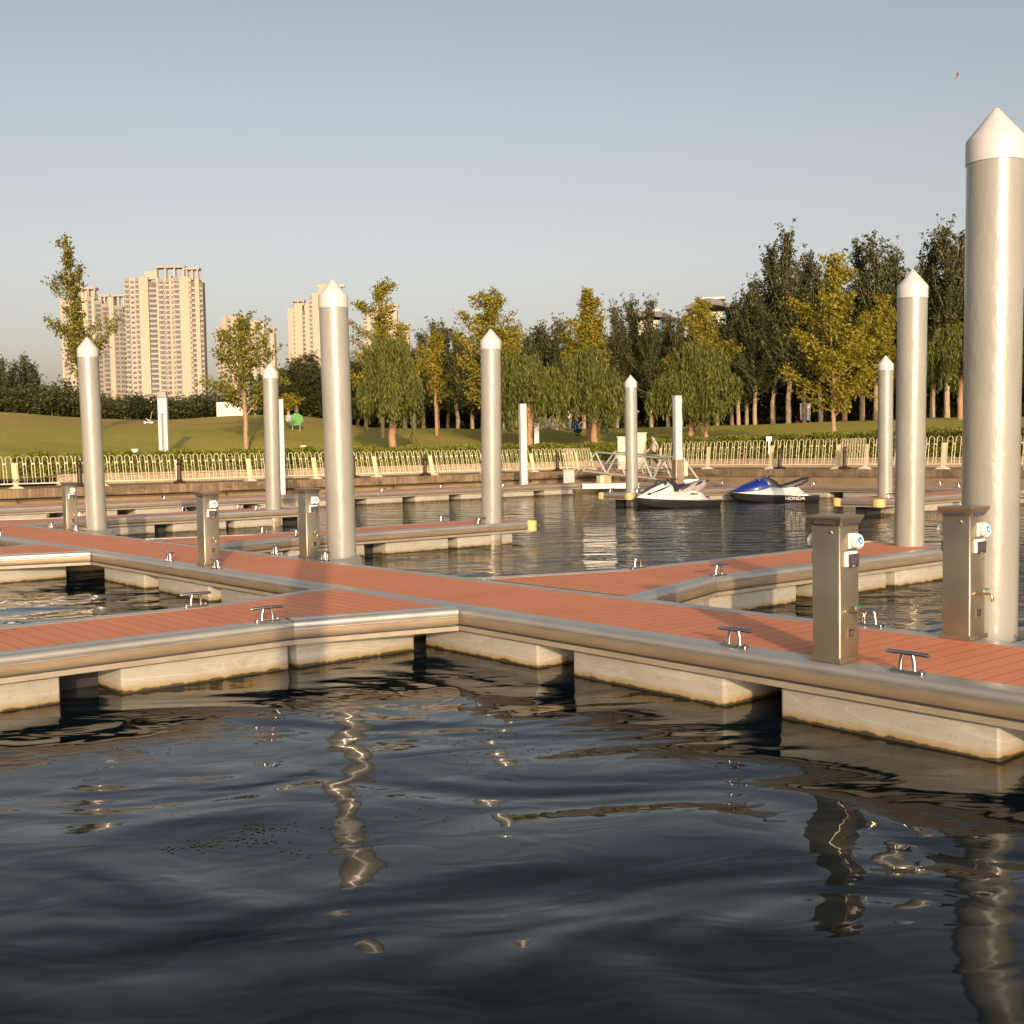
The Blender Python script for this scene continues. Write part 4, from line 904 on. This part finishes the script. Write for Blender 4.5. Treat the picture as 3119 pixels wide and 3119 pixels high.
for i, (u, v, w) in enumerate(BU):
    r = pxray(u, 1270); y = ystart(r.x/r.y)+33+(i % 3)*2; b = stand(u, y); hh = HH(b, v, u)
    t_ = thing('shrub', 'dark green bushy shrub on the crest of the left hill', 'shrub', b, i*2.1, 'dark shrubs along the left hill'); t_.scale = (w*1.25, w*1.25, hh); link(BM[i % 3][0], 'foliage', t_); link(BM[i % 3][1], 'stem', t_)
# deep wood behind that reads as one dark mass
rng = np.random.default_rng(5); pts = []
for u in np.arange(830, 4300, 11):
    vt = np.interp(u, [830, 1000, 1330, 1550, 1750, 1950, 2200, 2400, 2650, 2900, 3300, 3700, 4300], [1130, 1125, 1075, 1075, 1065, 1010, 1010, 880, 890, 860, 880, 950, 1120])
    for k in range(2):
        r = pxray(u, 1300); y = ystart(r.x/r.y)+42+10*rng.random(); x = r.x/r.y*y; zb = ground(x, y); zt = (pxray(u, vt+40*rng.random()).z/pxray(u, vt).y)*y+CAMZ
        n = 480; zz = zb+(zt-zb)*rng.random(n)**.9; pts.append(np.stack([x+rng.normal(size=n)*.9, y+rng.normal(size=n)*1.2, zz], 1))
o = leaves('distant_wood', np.concatenate(pts), .21, M['leaf_p'], None, rng); tag(o, 'dark mass of the wood filling the gaps behind the poplars', 'wood', kind='stuff')
# hedge along the kerb
def hedge(label, rz, p0, length, h0, h1, seed, side):
    rng = np.random.default_rng(seed); n = int(length*900); x = rng.random(n)*length; hh = h0+(h1-h0)*x/length+.05*np.sin(x*2.1)+.04*np.sin(x*5.3); f = rng.random(n)
    top = f < .45; y = np.where(top, rng.random(n)*.95, rng.normal(size=n)*.035); z = np.where(top, hh+rng.normal(size=n)*.045, 1.30+(hh-1.30)*rng.random(n))
    t_ = thing('hedge', label, 'hedge', p0, rz, 'clipped hedges behind the fence'); e_ = rng.random(n) < .012; x = np.where(e_, rng.normal(size=n)*.04, x); y = np.where(e_, rng.random(n)*.95, y); P = np.stack([x, side*(y+.32), z], 1)
    leaves('foliage', P, .058, M['leaf_h'], t_, rng)
    m = MB(); m.add([(.25, side*.40, 1.2), (length, side*.40, 1.2), (length, side*1.2, 1.2), (.25, side*1.2, 1.2), (.25, side*.42, h0-.08), (length, side*.42, h1-.08), (length, side*1.2, h1-.08), (.25, side*1.2, h0-.08)], [(0, 3, 2, 1), (4, 5, 6, 7), (0, 1, 5, 4), (1, 2, 6, 5), (2, 3, 7, 6), (3, 0, 4, 7)]); m.build('branches', M['hedge_blocker'], t_)  # solid dark box added inside the leaves to stop see-through
hedge('clipped green hedge behind the left barrier fence', YAW-PI/2, ab(HA, HB+.9), 34.4, 2.24, 2.08, 3, -1)
hedge('clipped green hedge behind the right barrier fence and jet skis', YAW, ab(HA-.3, HB), 40, 2.42, 2.62, 8, 1)

# ------------------------------------------------------------------ buildings far behind
def tower(label, u0, u1, y, vtop, floors, bays, roof, rz=0.0, depth=6, side_bays=(), pitch=3.0, vbot=1262):
    """bays: (u0, u1, kind, vtop); local x to the right, y into the building"""
    pc = at((u0+u1)/2, vbot, y); t_ = thing('apartment_tower', label, 'building', (pc.x, pc.y, pc.z-10), rz, 'apartment towers on the skyline'); px = y/FPX/max(.6, math.cos(rz)); zb = pc.z-10
    def X(u): return (u-(u0+u1)/2)*px
    def Z(u, v): return at(u, v, y).z-zb
    big = MB(); zt = Z((u0+u1)/2, vtop)
    wins, bals = [], []
    for b0, b1, kind, v in bays:
        x0, x1, h = X(b0), X(b1), Z((b0+b1)/2, v); w = x1-x0; cx = (x0+x1)/2
        pr = {'plain': .9, 'bal': 0, 'win': .2, 'gap': -1.2, 'grid': .3}[kind]
        m = MB(); m.box((cx, depth/2-pr/2, h/2), (w, depth+pr, h)); m.build('bay', M['tower_dark'] if kind == 'gap' else M['tower_bal'] if kind in ('bal', 'grid') else M['tower_wall'], t_)
        if kind in ('bal', 'gap', 'win', 'grid'):
            n = int((h-11)/pitch)
            for k in range(n):
                z = h-1.6-(k+1)*pitch
                if kind == 'grid':
                    c = max(1, int(w/2.6))
                    for j in range(c): wins.append((cx-w/2+(j+.5)*w/c, -pr, z+1.3, w/c*.72, 1.9))
                else:
                    wins.append((cx, -pr, z+pitch*.62, w*.62, 1.35))
                    if kind in ('bal', 'gap'): bals.append((cx, -pr-.45, z+.62, w*.94, 1.15))
    def emit(lst, nm, mat, d):
        cache = {}
        for i, (x, yy, z, w, h) in enumerate(lst):
            if i < 100:
                key = (round(w, 2), h)
                if key not in cache:
                    m = MB(); m.box((0, 0, 0), (w, d, h)); o = m.build(nm, mat, t_); cache[key] = o.data; o.location = (x, yy, z)
                else: link(cache[key], nm, t_, (x, yy, z))
            else: rest.box((x, yy, z), (w, d, h))
    rest = MB(); emit(sorted(wins, key=lambda q: -q[2]), 'window', M['tower_glass'], .24)
    if rest.v: o = rest.build('window', M['tower_glass'], t_); o['kind'] = 'stuff'
    rest = MB(); emit(sorted(bals, key=lambda q: -q[2]), 'balcony', M['tower_pale'], 1.0)
    if rest.v: o = rest.build('balcony', M['tower_pale'], t_); o['kind'] = 'stuff'
    for b0, b1, v0, v1, kind in roof:
        x0, x1, z0, z1 = X(b0), X(b1), Z(b0, v1), Z(b0, v0); m = MB()
        if kind == 'block': m.box(((x0+x1)/2, depth*.45, (z0+z1)/2), (x1-x0, depth*.5, z1-z0)); m.build('plant_room', M['tower_wall'], t_)
        else:
            n = max(2, int((x1-x0)/4.5))
            for k in range(n+1):
                for yy in (.6, depth*.55): m = MB(); m.box((x0+(x1-x0)*k/n, yy, (z0+z1)/2-.6), (.9, .9, z1-z0+1.2)); m.build('roof_column', M['tower_wall'], t_)
            m = MB(); m.box(((x0+x1)/2, depth*.45, z1+.4), (x1-x0+2.2, depth*1.0, 1.3)); m.build('roof_frame', M['tower_frame'], t_)
    return t_
tower('tallest apartment tower with a flat roof frame, left of the photo centre', 393, 628, 700, 845, 38,
  [(393,408,'bal',846),(408,425,'win',846),(425,437,'bal',846),(437,465,'plain',843),(465,490,'gap',858),(490,496,'plain',845),(496,512,'bal',848),(512,517,'win',848),(517,529,'bal',848),(529,535,'plain',840),(535,541,'win',846),(541,560,'bal',846),(560,588,'plain',843),(588,594,'win',846),(594,606,'gap',856),(606,619,'plain',850),(619,628,'gap',858)],
  [(455, 488, 825, 850, 'block'), (490, 572, 815, 848, 'frame'), (582, 614, 820, 846, 'frame')], .0)
tower('apartment tower with gridded windows behind the leftmost pile', 198, 392, 740, 905, 30,
  [(198,206,'plain',908),(206,212,'win',910),(212,222,'bal',910),(222,240,'plain',893),(240,262,'gap',900),(262,280,'plain',888),(280,292,'grid',905),(292,300,'plain',893),(300,322,'grid',915),(322,344,'grid',925),(344,358,'plain',905),(358,386,'grid',930),(386,392,'gap',935)],
  [(262, 300, 880, 905, 'frame'), (356, 388, 902, 930, 'frame'), (318, 342, 903, 925, 'frame')], .0)
tower('lower apartment block with teal glass behind the young ginkgo', 668, 842, 760, 985, 22,
  [(668,676,'win',997),(676,684,'bal',997),(684,700,'plain',964),(700,712,'bal',968),(712,730,'plain',966),(730,745,'grid',980),(745,757,'plain',970),(757,772,'grid',990),(772,786,'plain',980),(786,800,'grid',1000),(800,812,'plain',985),(812,830,'grid',1005),(830,842,'plain',1015)],
  [(700, 728, 962, 968, 'block'), (742, 762, 968, 980, 'frame'), (780, 798, 980, 990, 'frame'), (818, 840, 1003, 1014, 'frame')], .0)
tower('pale apartment tower with stepped top behind the tall pile', 886, 1062, 800, 920, 28,
  [(886,902,'plain',940),(902,906,'win',942),(906,930,'plain',925),(930,938,'gap',945),(938,951,'plain',925),(951,960,'bal',898),(960,980,'plain',893),(980,1010,'plain',875),(1010,1030,'grid',875),(1030,1048,'plain',872),(1048,1062,'win',898)],
  [(900, 932, 918, 925, 'frame'), (972, 1058, 866, 875, 'block')], .0)
tower('pale apartment tower half hidden behind the ginkgo with tiered branches', 1113, 1250, 820, 940, 26,
  [(1113,1126,'bal',960),(1126,1136,'plain',960),(1136,1152,'bal',938),(1152,1168,'plain',938),(1168,1180,'gap',945),(1180,1196,'plain',936),(1196,1204,'win',940),(1204,1216,'plain',938),(1216,1232,'grid',980),(1232,1250,'plain',985)],
  [(1150, 1172, 930, 938, 'block'), (1190, 1216, 932, 940, 'frame')], .0)
# two pavilions with upswept slate roofs rising above the wood
def pavilion(label, u0, u1, v_eave, v_ridge, y):
    pc = at((u0+u1)/2, 1200, y); zb = pc.z-4; w = (u1-u0)/FPX*y; t_ = thing('roof_pavilion', label, 'building', (pc.x, pc.y, zb), -.28, 'pavilions with curved slate roofs'); ze = at(u0, v_eave, y).z-zb; zr = at(u0, v_ridge, y).z-zb
    m = MB(); m.box((0, 3.5, (ze-.3)/2), (w*.74, 7, ze-.3)); wl_ = m.build('wall', M['white_wall'], t_)
    for k in (-1, 0, 1): m = MB(); m.box((k*w*.22, -.02, ze-3.2), (w*.11, .14, 2.0)); m.build('window', M['tower_glass'], t_)
    m = MB(); m.box((w*.35, -.06, (ze-.3)/2), (w*.045, .2, ze-.3)); m.build('blue_strip', M['blue_paint'], t_)
    m = MB(); n = 14; vs = []; T = .16*w
    for i in range(n+1):
        s = i/n*2-1; x = s*w*.55; z = ze+.4+(zr-ze)*(1-abs(s)**1.8)*.9+max(0, abs(s)-.75)*1.2
        for yy in (-1.6, 8.6): vs += [(x, yy, z), (x, yy, z-T*(.55+.45*(1-abs(s))))]
    fs = []
    for i in range(n):
        a, b = i*4, i*4+4; fs += [(a, b, b+2, a+2), (a+1, a+3, b+3, b+1), (a, a+1, b+1, b), (a+2, b+2, b+3, a+3)]
    fs += [(0, 2, 3, 1), (n*4, n*4+1, n*4+3, n*4+2)]; m.add(vs, fs); rf = m.build('roof', M['roof_slate'], t_)
    m = MB(); m.box((w*.06, 2.8, zr+.55), (w*.55, 3, .35)); m.build('ridge', M['white_wall'], rf)
pavilion('white pavilion with curved slate roof and blue strip above the trees', 2098, 2225, 946, 917, 190)
pavilion('second curved roof pavilion, mostly hidden by poplars, left of the other', 1908, 2030, 972, 955, 200)
# low white building among the trunks at right
p = at(2520, 1250, 105); zg = ground(p.x, p.y)
t_ = thing('low_building', 'low white building with a flat canopy seen between the poplar trunks at right', 'building', (p.x, p.y, zg), -.2)
m = MB(); m.box((0, 4.2, 1.6), (8.0, 5, 3.6)); m.build('wall', M['white_wall'], t_)
m = MB(); m.box((0, 1.2, 2.75), (9.2, 2.4, .55)); m.build('canopy', M['white_wall'], t_)
for k in (-1.5, -.5, .5, 1.5): m = MB(); m.lathe([(.16, -.3), (.16, 2.5)], 12, (k*2.4, .4, 0)); m.build('column', M['white_wall'], t_, smooth=True)
for k in (-1, 0, 1): m = MB(); m.box((k*2.5, 1.68, 1.3), (1.7, .12, 2.2)); m.build('window', M['tower_glass'], t_)
# white wall with a railing on the left crest
p = hit(678, 1269); t_ = thing('terrace_wall', 'white terrace wall with thin railing on the hill behind the young ginkgo', 'wall', (p.x, p.y+2.5, p.z), .06)
m = MB(); m.box((0, 0, .30), (1.95, .3, 1.5)); m.build('wall', M['white_wall'], t_)
m = MB()
for k in range(9): m.box((-.95+k*.2375, 0, 1.55), (.03, .03, 1.0))
m.box((0, 0, 2.05), (1.95, .04, .04)); m.box((0, 0, 1.55), (1.95, .03, .03)); m.build('railing', M['bollard'], t_)

# ------------------------------------------------------------------ things on the lawn and promenade
def slot_lamp(u, vtop, y, label, solid=False):
    r = pxray(u, 1360); p = Vector((r.x/r.y*y, y, 0)); p.z = ground(p.x, p.y)-.15; h = at(u, vtop, y).z-p.z; w = .40 if not solid else .27
    t_ = thing('lamp_column', label, 'lamp', p, 0, 'pale lamp columns on the lawn'); m = MB()
    if not solid:
        m.box((-w*.32, 0, h/2), (w*.36, .22, h)); m.box((w*.32, 0, h/2), (w*.36, .22, h)); m.box((0, 0, h-.35), (w*.279, .219, .7)); m.build('column', M['lamp_paint'], t_)
        m = MB(); m.box((0, .06, (h-.7)/2), (w*.27, .03, h-.72)); m.build('slot', M['tower_frame'], t_)
    else: m.box((0, 0, h/2), (w, w, h)); bevel(m.build('column', M['post_paint'], t_), .01)
    m = MB(); m.box((0, 0, h+.05), (w*1.04, .26, .06)); m.box((0, 0, h+.17), (w*.9, .24, .18)); m.build('cap', M['tower_frame'], t_)
slot_lamp(500, 1212, 52, 'pale lamp column with a dark vertical slot on the left lawn')
slot_lamp(1635, 1232, 66, 'plain pale lamp column under the central willow, right of the square post', True)
for i, (u, v, y, lb) in enumerate([(410, 1376, 49.5, 'small white sign plate in the hedge left of the lamp column'), (924, 1365, 55.5, 'small white sign plate in the hedge left of the tall pile'), (1412, 1362, 61, 'small white sign plate in the hedge left of the mid basin pile'), (2342, 1337, 58.5, 'small white sign plate above the fence over the blue jet ski')]):
    p = at(u, v, y); t_ = thing('sign_plate', lb, 'sign', (p.x, p.y, p.z), -.05, 'small white signs in the hedge'); m = MB(); m.box((0, 0, 0), (.27, .02, .24)); bevel(m.build('plate', M['white_plastic'], t_), .004)
    m = MB(); m.box((0, .02, -.4), (.04, .03, .8)); m.build('stake', M['dark_steel'], t_)
# green animal-shaped lawn sign (plain cut-out)
p = hit(902, 1312); t_ = thing('lawn_sign', 'green scalloped lawn sign with a pale grey head on two thin legs', 'sign', p, -.1); s = p.y/FPX
m = MB(); n = 44; vs = []
for yy in (0, .04):
    for k in range(n):
        a = 2*PI*k/n; rr = 1+.06*math.cos(11*a); vs.append((.42*math.cos(a)*rr, yy, .62+.33*math.sin(a)*rr))
m.add(vs, [tuple(range(n)), tuple(reversed(range(n, 2*n)))]+[(k, (k+1) % n, n+(k+1) % n, n+k) for k in range(n)]); m.build('board', basic('sign_green', (.09, .27, .07), .5), t_)
m = MB(); vs = []
for yy in (-.03, .0):
    for k in range(n): a = 2*PI*k/n; vs.append((-.42+.16*math.cos(a), yy, .70+.22*math.sin(a)))
m.add(vs, [tuple(range(n)), tuple(reversed(range(n, 2*n)))]+[(k, (k+1) % n, n+(k+1) % n, n+k) for k in range(n)]); m.build('head', basic('sign_grey', (.33, .33, .35), .5), t_)
for q in (-.2, .22): m = MB(); m.box((q, .02, .15), (.03, .03, .45)); m.build('leg', M['grey_paint'], t_)
p = hit(452, 1290); t_ = thing('lawn_ornament', 'small pale blue and white frame with a handle standing on the left lawn', 'ornament', p, .2); t_.scale = (.7,)*3; m = MB()
m.tube([(-.28, 0, .08), (.30, 0, .08)], .05, 6); m.tube([(-.2, 0, .1), (.18, 0, .3), (-.22, 0, .42), (.2, 0, .16)], .03, 6); m.build('frame', basic('pale_blue_paint', (.5, .62, .62), .5), t_)
m = MB(); m.tube([(.18, 0, .3), (.32, 0, 1.0), (.36, 0, 1.05)], .025, 6); m.build('handle', basic('olive_paint', (.35, .33, .14), .5), t_)
m = MB()
for q in (-.28, .28): m.lathe([(.09, -.03), (.09, .03)], 12, (q, 0, .08), 0, Matrix.Rotation(PI/2, 3, 'X'))
m.build('wheel', M['white_plastic'], t_)
# black tripod stand left on the lawn
p = hit(1256, 1356); t_ = thing('tripod_stand', 'thin black tripod stand on the lawn right of the first willow', 'tripod', p, .4); m = MB(); hh = 62/FPX*p.y
for k in range(3): a = k*2.094; m = MB(); m.tube([(0, 0, hh*.62), (math.cos(a)*.38, math.sin(a)*.38, 0)], .015, 5); m.build('leg', M['bollard'], t_)
m = MB(); m.tube([(0, 0, hh*.55), (0, 0, hh)], .018, 6); m.build('pole', M['bollard'], t_); m = MB(); m.rbox((0, 0, hh), (.16, .08, .05), .02); m.build('head', M['bollard'], t_)
# rockery under the willow
p = hit(1650, 1309); t_ = thing('rockery', 'pile of rough brown boulders under the central willows', 'rocks', (p.x, p.y+1.0, p.z), 0); random.seed(3)
for i, (dx, sx, sz) in enumerate([(-1.15, .75, 1.5), (-.45, .6, 1.25), (.15, .55, .75), (.7, .5, .95), (1.2, .5, .6), (1.7, .45, .5), (-.1, .6, .5)]):
    bm = bmesh.new(); bmesh.ops.create_icosphere(bm, subdivisions=3, radius=1)
    for v in bm.verts:
        k = 1+.22*math.sin(v.co.x*5+i)*math.cos(v.co.z*4+i*2)+.13*math.sin(v.co.y*9+v.co.z*7+i); v.co = Vector((v.co.x*sx*k, v.co.y*.6*k, v.co.z*sz*.62*k+sz*.4))
    me = bpy.data.meshes.new('boulder'); bm.to_mesh(me); bm.free(); me.materials.append(M['stone_grey']); link(me, 'boulder', t_, (dx, random.uniform(-.2, .3), 0))
# fabric banner and red play things between the trunks at right
p = stand(2452, 93); t_ = thing('banner_sign', 'white hanging banner on a post between the right poplar trunks', 'sign', p, -.1)
m = MB(); m.box((0, 0, 1.1), (.75, .03, 1.35)); m.build('banner', basic('banner_cloth', (.55, .52, .55), .8), t_); m = MB(); m.tube([(.42, 0, -.1), (.42, 0, 1.9)], .035, 8); m.build('post', M['lamp_paint'], t_)
for i, (u, w, h, lb) in enumerate([(2430, .34, .42, 'small red box on the ground beside the banner post'), (2568, .16, 1.1, 'narrow red pillar between the right poplar trunks')]):
    p = stand(u, 94); m = MB(); m.rbox((0, 0, h/2), (w, .3, h), .05); tag(m.build('red_box' if i == 0 else 'red_pillar', M['red_paint'], None, True, p), lb, 'box' if i == 0 else 'pillar')
# ------------------------------------------------------------------ people
SKIN = basic('skin', (.50, .30, .20), .5, var=.05)
def skin_mesh(name, vs, es, rad, mat, parent, sub=2):
    me = bpy.data.meshes.new(name); me.from_pydata(vs, es, []); o = bpy.data.objects.new(name, me); COL.objects.link(o)
    md = o.modifiers.new('skin', 'SKIN'); md.use_smooth_shade = True
    for i, sv in enumerate(me.skin_vertices[0].data): sv.radius = (rad[i], rad[i]); sv.use_root = (i == 0)
    o.modifiers.new('sub', 'SUBSURF').levels = sub; o.modifiers['sub'].render_levels = sub
    dg = bpy.context.evaluated_depsgraph_get(); me2 = bpy.data.meshes.new_from_object(o.evaluated_get(dg)); bpy.data.objects.remove(o); me2.name = name
    me2.materials.clear(); me2.materials.append(mat); return link(me2, name, parent)
def person(label, p, rz, pose, shirt, trousers, hair=(.015, .012, .01), sleeves=.5, skirt=False):
    t_ = thing('person', label, 'person', p, rz); J = pose
    vs, es, rd = [], [], []
    def add(pt, r, par=None):
        vs.append(pt); rd.append(r)
        if par is not None: es.append((par, len(vs)-1))
        return len(vs)-1
    pel = add(J['pelvis'], .12); ch = add(J['chest'], .132, pel); nk = add(J['neck'], .058, ch); hd = add(J['head'], .095, nk)
    hv = Vector(J['head'])-Vector(J['neck']); tp = add(tuple(Vector(J['head'])+hv.normalized()*.09), .075, hd)
    fdir = Vector(J.get('face', (0, -1, 0))); add(tuple(Vector(J['head'])+fdir*.105+Vector((0, 0, -.01))), .018, hd)
    for s in ('l', 'r'):
        sh = add(J['sh_'+s], .062, ch); el = add(J['el_'+s], .045, sh); wr = add(J['wr_'+s], .030, el)
        d = (Vector(J['wr_'+s])-Vector(J['el_'+s])).normalized(); pm = add(tuple(Vector(J['wr_'+s])+d*.07), .034, wr); sd = d.cross(Vector((.3, 1, .2))).normalized()
        for k, (o_, ln) in enumerate(((-.03, .065), (-.01, .078), (.01, .072), (.03, .055))):
            b0 = add(tuple(Vector(vs[pm])+sd*o_+d*.04), .0095, pm); add(tuple(Vector(vs[pm])+sd*o_*1.1+d*(.04+ln)+Vector((0, -.012, 0))), .008, b0)
        b0 = add(tuple(Vector(vs[wr])-sd*.04+d*.035), .010, wr); add(tuple(Vector(vs[wr])-sd*.055+d*.075), .008, b0)
        hp = add(J['hip_'+s], .085, pel); kn = add(J['kn_'+s], .058, hp); an = add(J['an_'+s], .040, kn); add(J['to_'+s], .038, an)
    skin_mesh('body', vs, es, rd, SKIN, t_)
    V = [J['pelvis'], J['chest'], J['sh_l'], tuple(Vector(J['sh_l']).lerp(Vector(J['el_l']), .9*sleeves*2 if sleeves < .5 else .85)), J['sh_r'], tuple(Vector(J['sh_r']).lerp(Vector(J['el_r']), .85))]
    V[0] = tuple(Vector(V[0])+(Vector(V[0])-Vector(V[1]))*.22); skin_mesh('shirt', V, [(0, 1), (1, 2), (2, 3), (1, 4), (4, 5)], [.158, .178, .08, .06, .08, .06], shirt, t_)
    wt = tuple(Vector(J['pelvis']).lerp(Vector(J['chest']), .22)); V = [J['pelvis'], J['hip_l'], J['kn_l'], tuple(Vector(J['kn_l']).lerp(Vector(J['an_l']), .92)), J['hip_r'], J['kn_r'], tuple(Vector(J['kn_r']).lerp(Vector(J['an_r']), .92)), wt]
    skin_mesh('trousers', V, [(0, 1), (1, 2), (2, 3), (0, 4), (4, 5), (5, 6), (0, 7)], [.128, .10, .074, .06, .10, .074, .06, .130], trousers, t_)
    bm = bmesh.new(); bmesh.ops.create_icosphere(bm, subdivisions=2, radius=.112); me = bpy.data.meshes.new('hair')
    for v in bm.verts:
        if v.co.dot(fdir) > .03: v.co -= fdir*(v.co.dot(fdir)-.03)*.9
        if v.co.z < -.03: v.co.z = -.03
    bm.to_mesh(me); bm.free(); me.materials.append(basic('hair', hair, .6)); link(me, 'hair', t_, tuple(Vector(J['head'])+Vector((0, 0, .035))))
    sd = fdir.cross(Vector((0, 0, 1))).normalized()
    for q in (-1, 1): m = MB(); m.lathe([(.004, -.012), (.011, -.006), (.011, .006), (.004, .012)], 8, Vector(J['head'])+fdir*.088+sd*q*.034+Vector((0, 0, .012))); m.build('eye', M['black_plastic'], t_, smooth=True)
    m = MB(); m.box(Vector(J['head'])+fdir*.088+Vector((0, 0, -.045)), (.04, .02, .008), math.atan2(sd.y, sd.x)); m.build('mouth', M['red_paint'], t_)
    m = MB()
    for s in ('l', 'r'): a = Vector(J['an_'+s]); q = Vector(J['to_'+s]); d = q-a; m.rbox((a+d*.45)*1+Vector((0, 0, -.02)), (.095, .25, .09), .03, math.atan2(d.y, d.x)+PI/2)
    m.build('shoes', M['black_plastic'], t_, smooth=True); return t_
STAND = dict(pelvis=(0, 0, .95), chest=(0, 0, 1.27), neck=(0, 0, 1.48), head=(0, -.02, 1.61), sh_l=(.19, 0, 1.40), sh_r=(-.19, 0, 1.40), el_l=(.25, .02, 1.12), el_r=(-.25, .02, 1.12), wr_l=(.24, -.06, .88), wr_r=(-.24, -.06, .88), hip_l=(.09, 0, .90), hip_r=(-.09, 0, .90), kn_l=(.10, -.02, .49), kn_r=(-.10, -.02, .49), an_l=(.10, .02, .08), an_r=(-.10, .02, .08), to_l=(.11, -.14, .04), to_r=(-.11, -.14, .04))
PHOTO = dict(STAND, el_l=(.22, -.12, 1.18), wr_l=(.08, -.26, 1.42), el_r=(-.22, -.12, 1.18), wr_r=(-.08, -.26, 1.42))
WALK = dict(STAND, kn_l=(.10, -.20, .52), an_l=(.10, -.24, .10), to_l=(.10, -.40, .06), kn_r=(-.10, .08, .49), an_r=(-.10, .36, .14), to_r=(-.10, .24, .04), el_l=(.25, .14, 1.14), wr_l=(.24, .12, .90), el_r=(-.25, -.06, 1.13), wr_r=(-.24, -.26, .94))
SQUAT = dict(pelvis=(0, .14, .30), chest=(0, -.08, .62), neck=(0, -.22, .80), head=(0, -.30, .90), face=(0, -.85, -.5), sh_l=(.19, -.12, .74), sh_r=(-.19, -.12, .74), el_l=(.24, -.30, .52), el_r=(-.24, -.30, .52), wr_l=(.10, -.46, .42), wr_r=(-.10, -.46, .42), hip_l=(.10, .10, .28), hip_r=(-.10, .10, .28), kn_l=(.17, -.30, .46), kn_r=(-.17, -.30, .46), an_l=(.14, -.06, .09), an_r=(-.14, -.06, .09), to_l=(.16, -.24, .04), to_r=(-.16, -.24, .04))
C_ = lambda n, c: basic(n, c, .8, var=.08)
p = hit(1757, 1327); person('person in a blue shirt squatting on the lawn left of the leaning willow', p, R(60), SQUAT, C_('blue_shirt', (.02, .16, .62)), C_('black_cloth', (.015, .015, .018)))
p = hit(1735, 1311); person('person in a white top and blue jeans standing by the boulders', p, R(50), PHOTO, C_('white_shirt', (.74, .70, .66)), C_('blue_jeans', (.08, .15, .26)))
p = hit(1752, 1312); person('person in dark clothes standing right of the one in white', (p.x, p.y+.5, p.z), R(-10), STAND, C_('dark_shirt', (.02, .02, .022)), C_('dark_trousers', (.018, .018, .02)))
p = hit(1838, 1318); person('person in black clothes walking just right of the leaning willow trunk', p, R(-70), WALK, C_('black_shirt', (.014, .014, .018)), C_('black_trousers', (.014, .014, .016)))
p = hit(2112, 1313); person('person in a pale shirt half hidden behind a willow trunk near the square post', p, R(10), STAND, C_('pale_shirt', (.62, .55, .50)), C_('grey_trousers', (.12, .11, .11)))
p = at(1992, 1400, 59.6); person('dark haired man in a checked shirt walking behind the fence by the gangway', (p.x, p.y, QZ+.005), R(-80), WALK, C_('checked_shirt', (.36, .30, .30)), C_('navy_trousers', (.02, .022, .035)))

# ------------------------------------------------------------------ red kite in the sky and weed on the water
p = at(2916, 232, 120); s = 120/FPX; t_ = thing('kite', 'small dark red kite high in the sky at the upper right', 'kite', p, 0)
m = MB(); m.add([(-2*s, 0, 9*s), (1*s, .1, 13*s), (5*s, 0, 7*s), (3*s, .05, 1*s), (-2*s, 0, 0), (-3*s, .06, 5*s)], [(0, 1, 2, 3, 4, 5)]); m.add([(-2*s, .06, 9*s), (1*s, .16, 13*s), (5*s, .06, 7*s), (3*s, .11, 1*s), (-2*s, .06, 0), (-3*s, .12, 5*s)], [(5, 4, 3, 2, 1, 0)]); m.build('upper_wing', basic('kite_dark', (.10, .04, .06), .7), t_)
m = MB(); m.add([(-2*s, 0, 2*s), (4*s, .03, 3*s), (5*s, 0, 0), (3*s, .05, -3*s), (-1*s, .02, -3*s)], [(0, 1, 2, 3, 4)]); m.add([(-2*s, .06, 2*s), (4*s, .09, 3*s), (5*s, .06, 0), (3*s, .11, -3*s), (-1*s, .08, -3*s)], [(4, 3, 2, 1, 0)]); m.build('lower_wing', basic('kite_red', (.40, .06, .05), .7), t_)
m = MB(); m.tube([(-1*s, .03, -2*s), (-6*s, .03, -6*s), (-11*s, .03, -9*s)], [.8*s, 1.3*s, .4*s], 6); m.build('tail', basic('kite_tail', (.08, .07, .10), .7), t_)
rng = np.random.default_rng(9); P = []
for u, v, n, sx, sy in [(1505, 2258, 80, .24, .16), (1470, 2300, 40, .28, .10), (800, 2525, 45, .06, .03), (618, 2574, 35, .03, .015), (560, 2585, 18, .08, .015), (860, 2530, 12, .12, .02), (800, 2565, 26, .05, .02), (720, 2560, 30, .12, .04), (880, 2600, 14, .05, .03), (1150, 2490, 26, .20, .05), (420, 2285, 20, .1, .03), (1700, 2290, 26, .12, .04)]:
    c = atz(u, v, 0)
    for _ in range(n): P.append((c.x+rng.normal()*sx, c.y+rng.normal()*sy*1.5, .003+.002*rng.random()))
P = np.array(P); n = len(P); a = rng.random(n)*6.3; s = (.004+.008*rng.random(n)); V = []
for k in range(5):
    th = a+k*2*PI/5; V.append(np.stack([P[:, 0]+np.cos(th)*s, P[:, 1]+np.sin(th)*s*.8, P[:, 2]], 1))
V = np.stack(V, 1).reshape(-1, 3); me = bpy.data.meshes.new('water_weed'); me.from_pydata([tuple(q) for q in V], [], [tuple(range(i*5, i*5+5)) for i in range(n)]); me.materials.append(M['weed'])
tag(link(me, 'water_weed'), 'scattered green water weed floating in the front basin', 'water weed', kind='stuff')
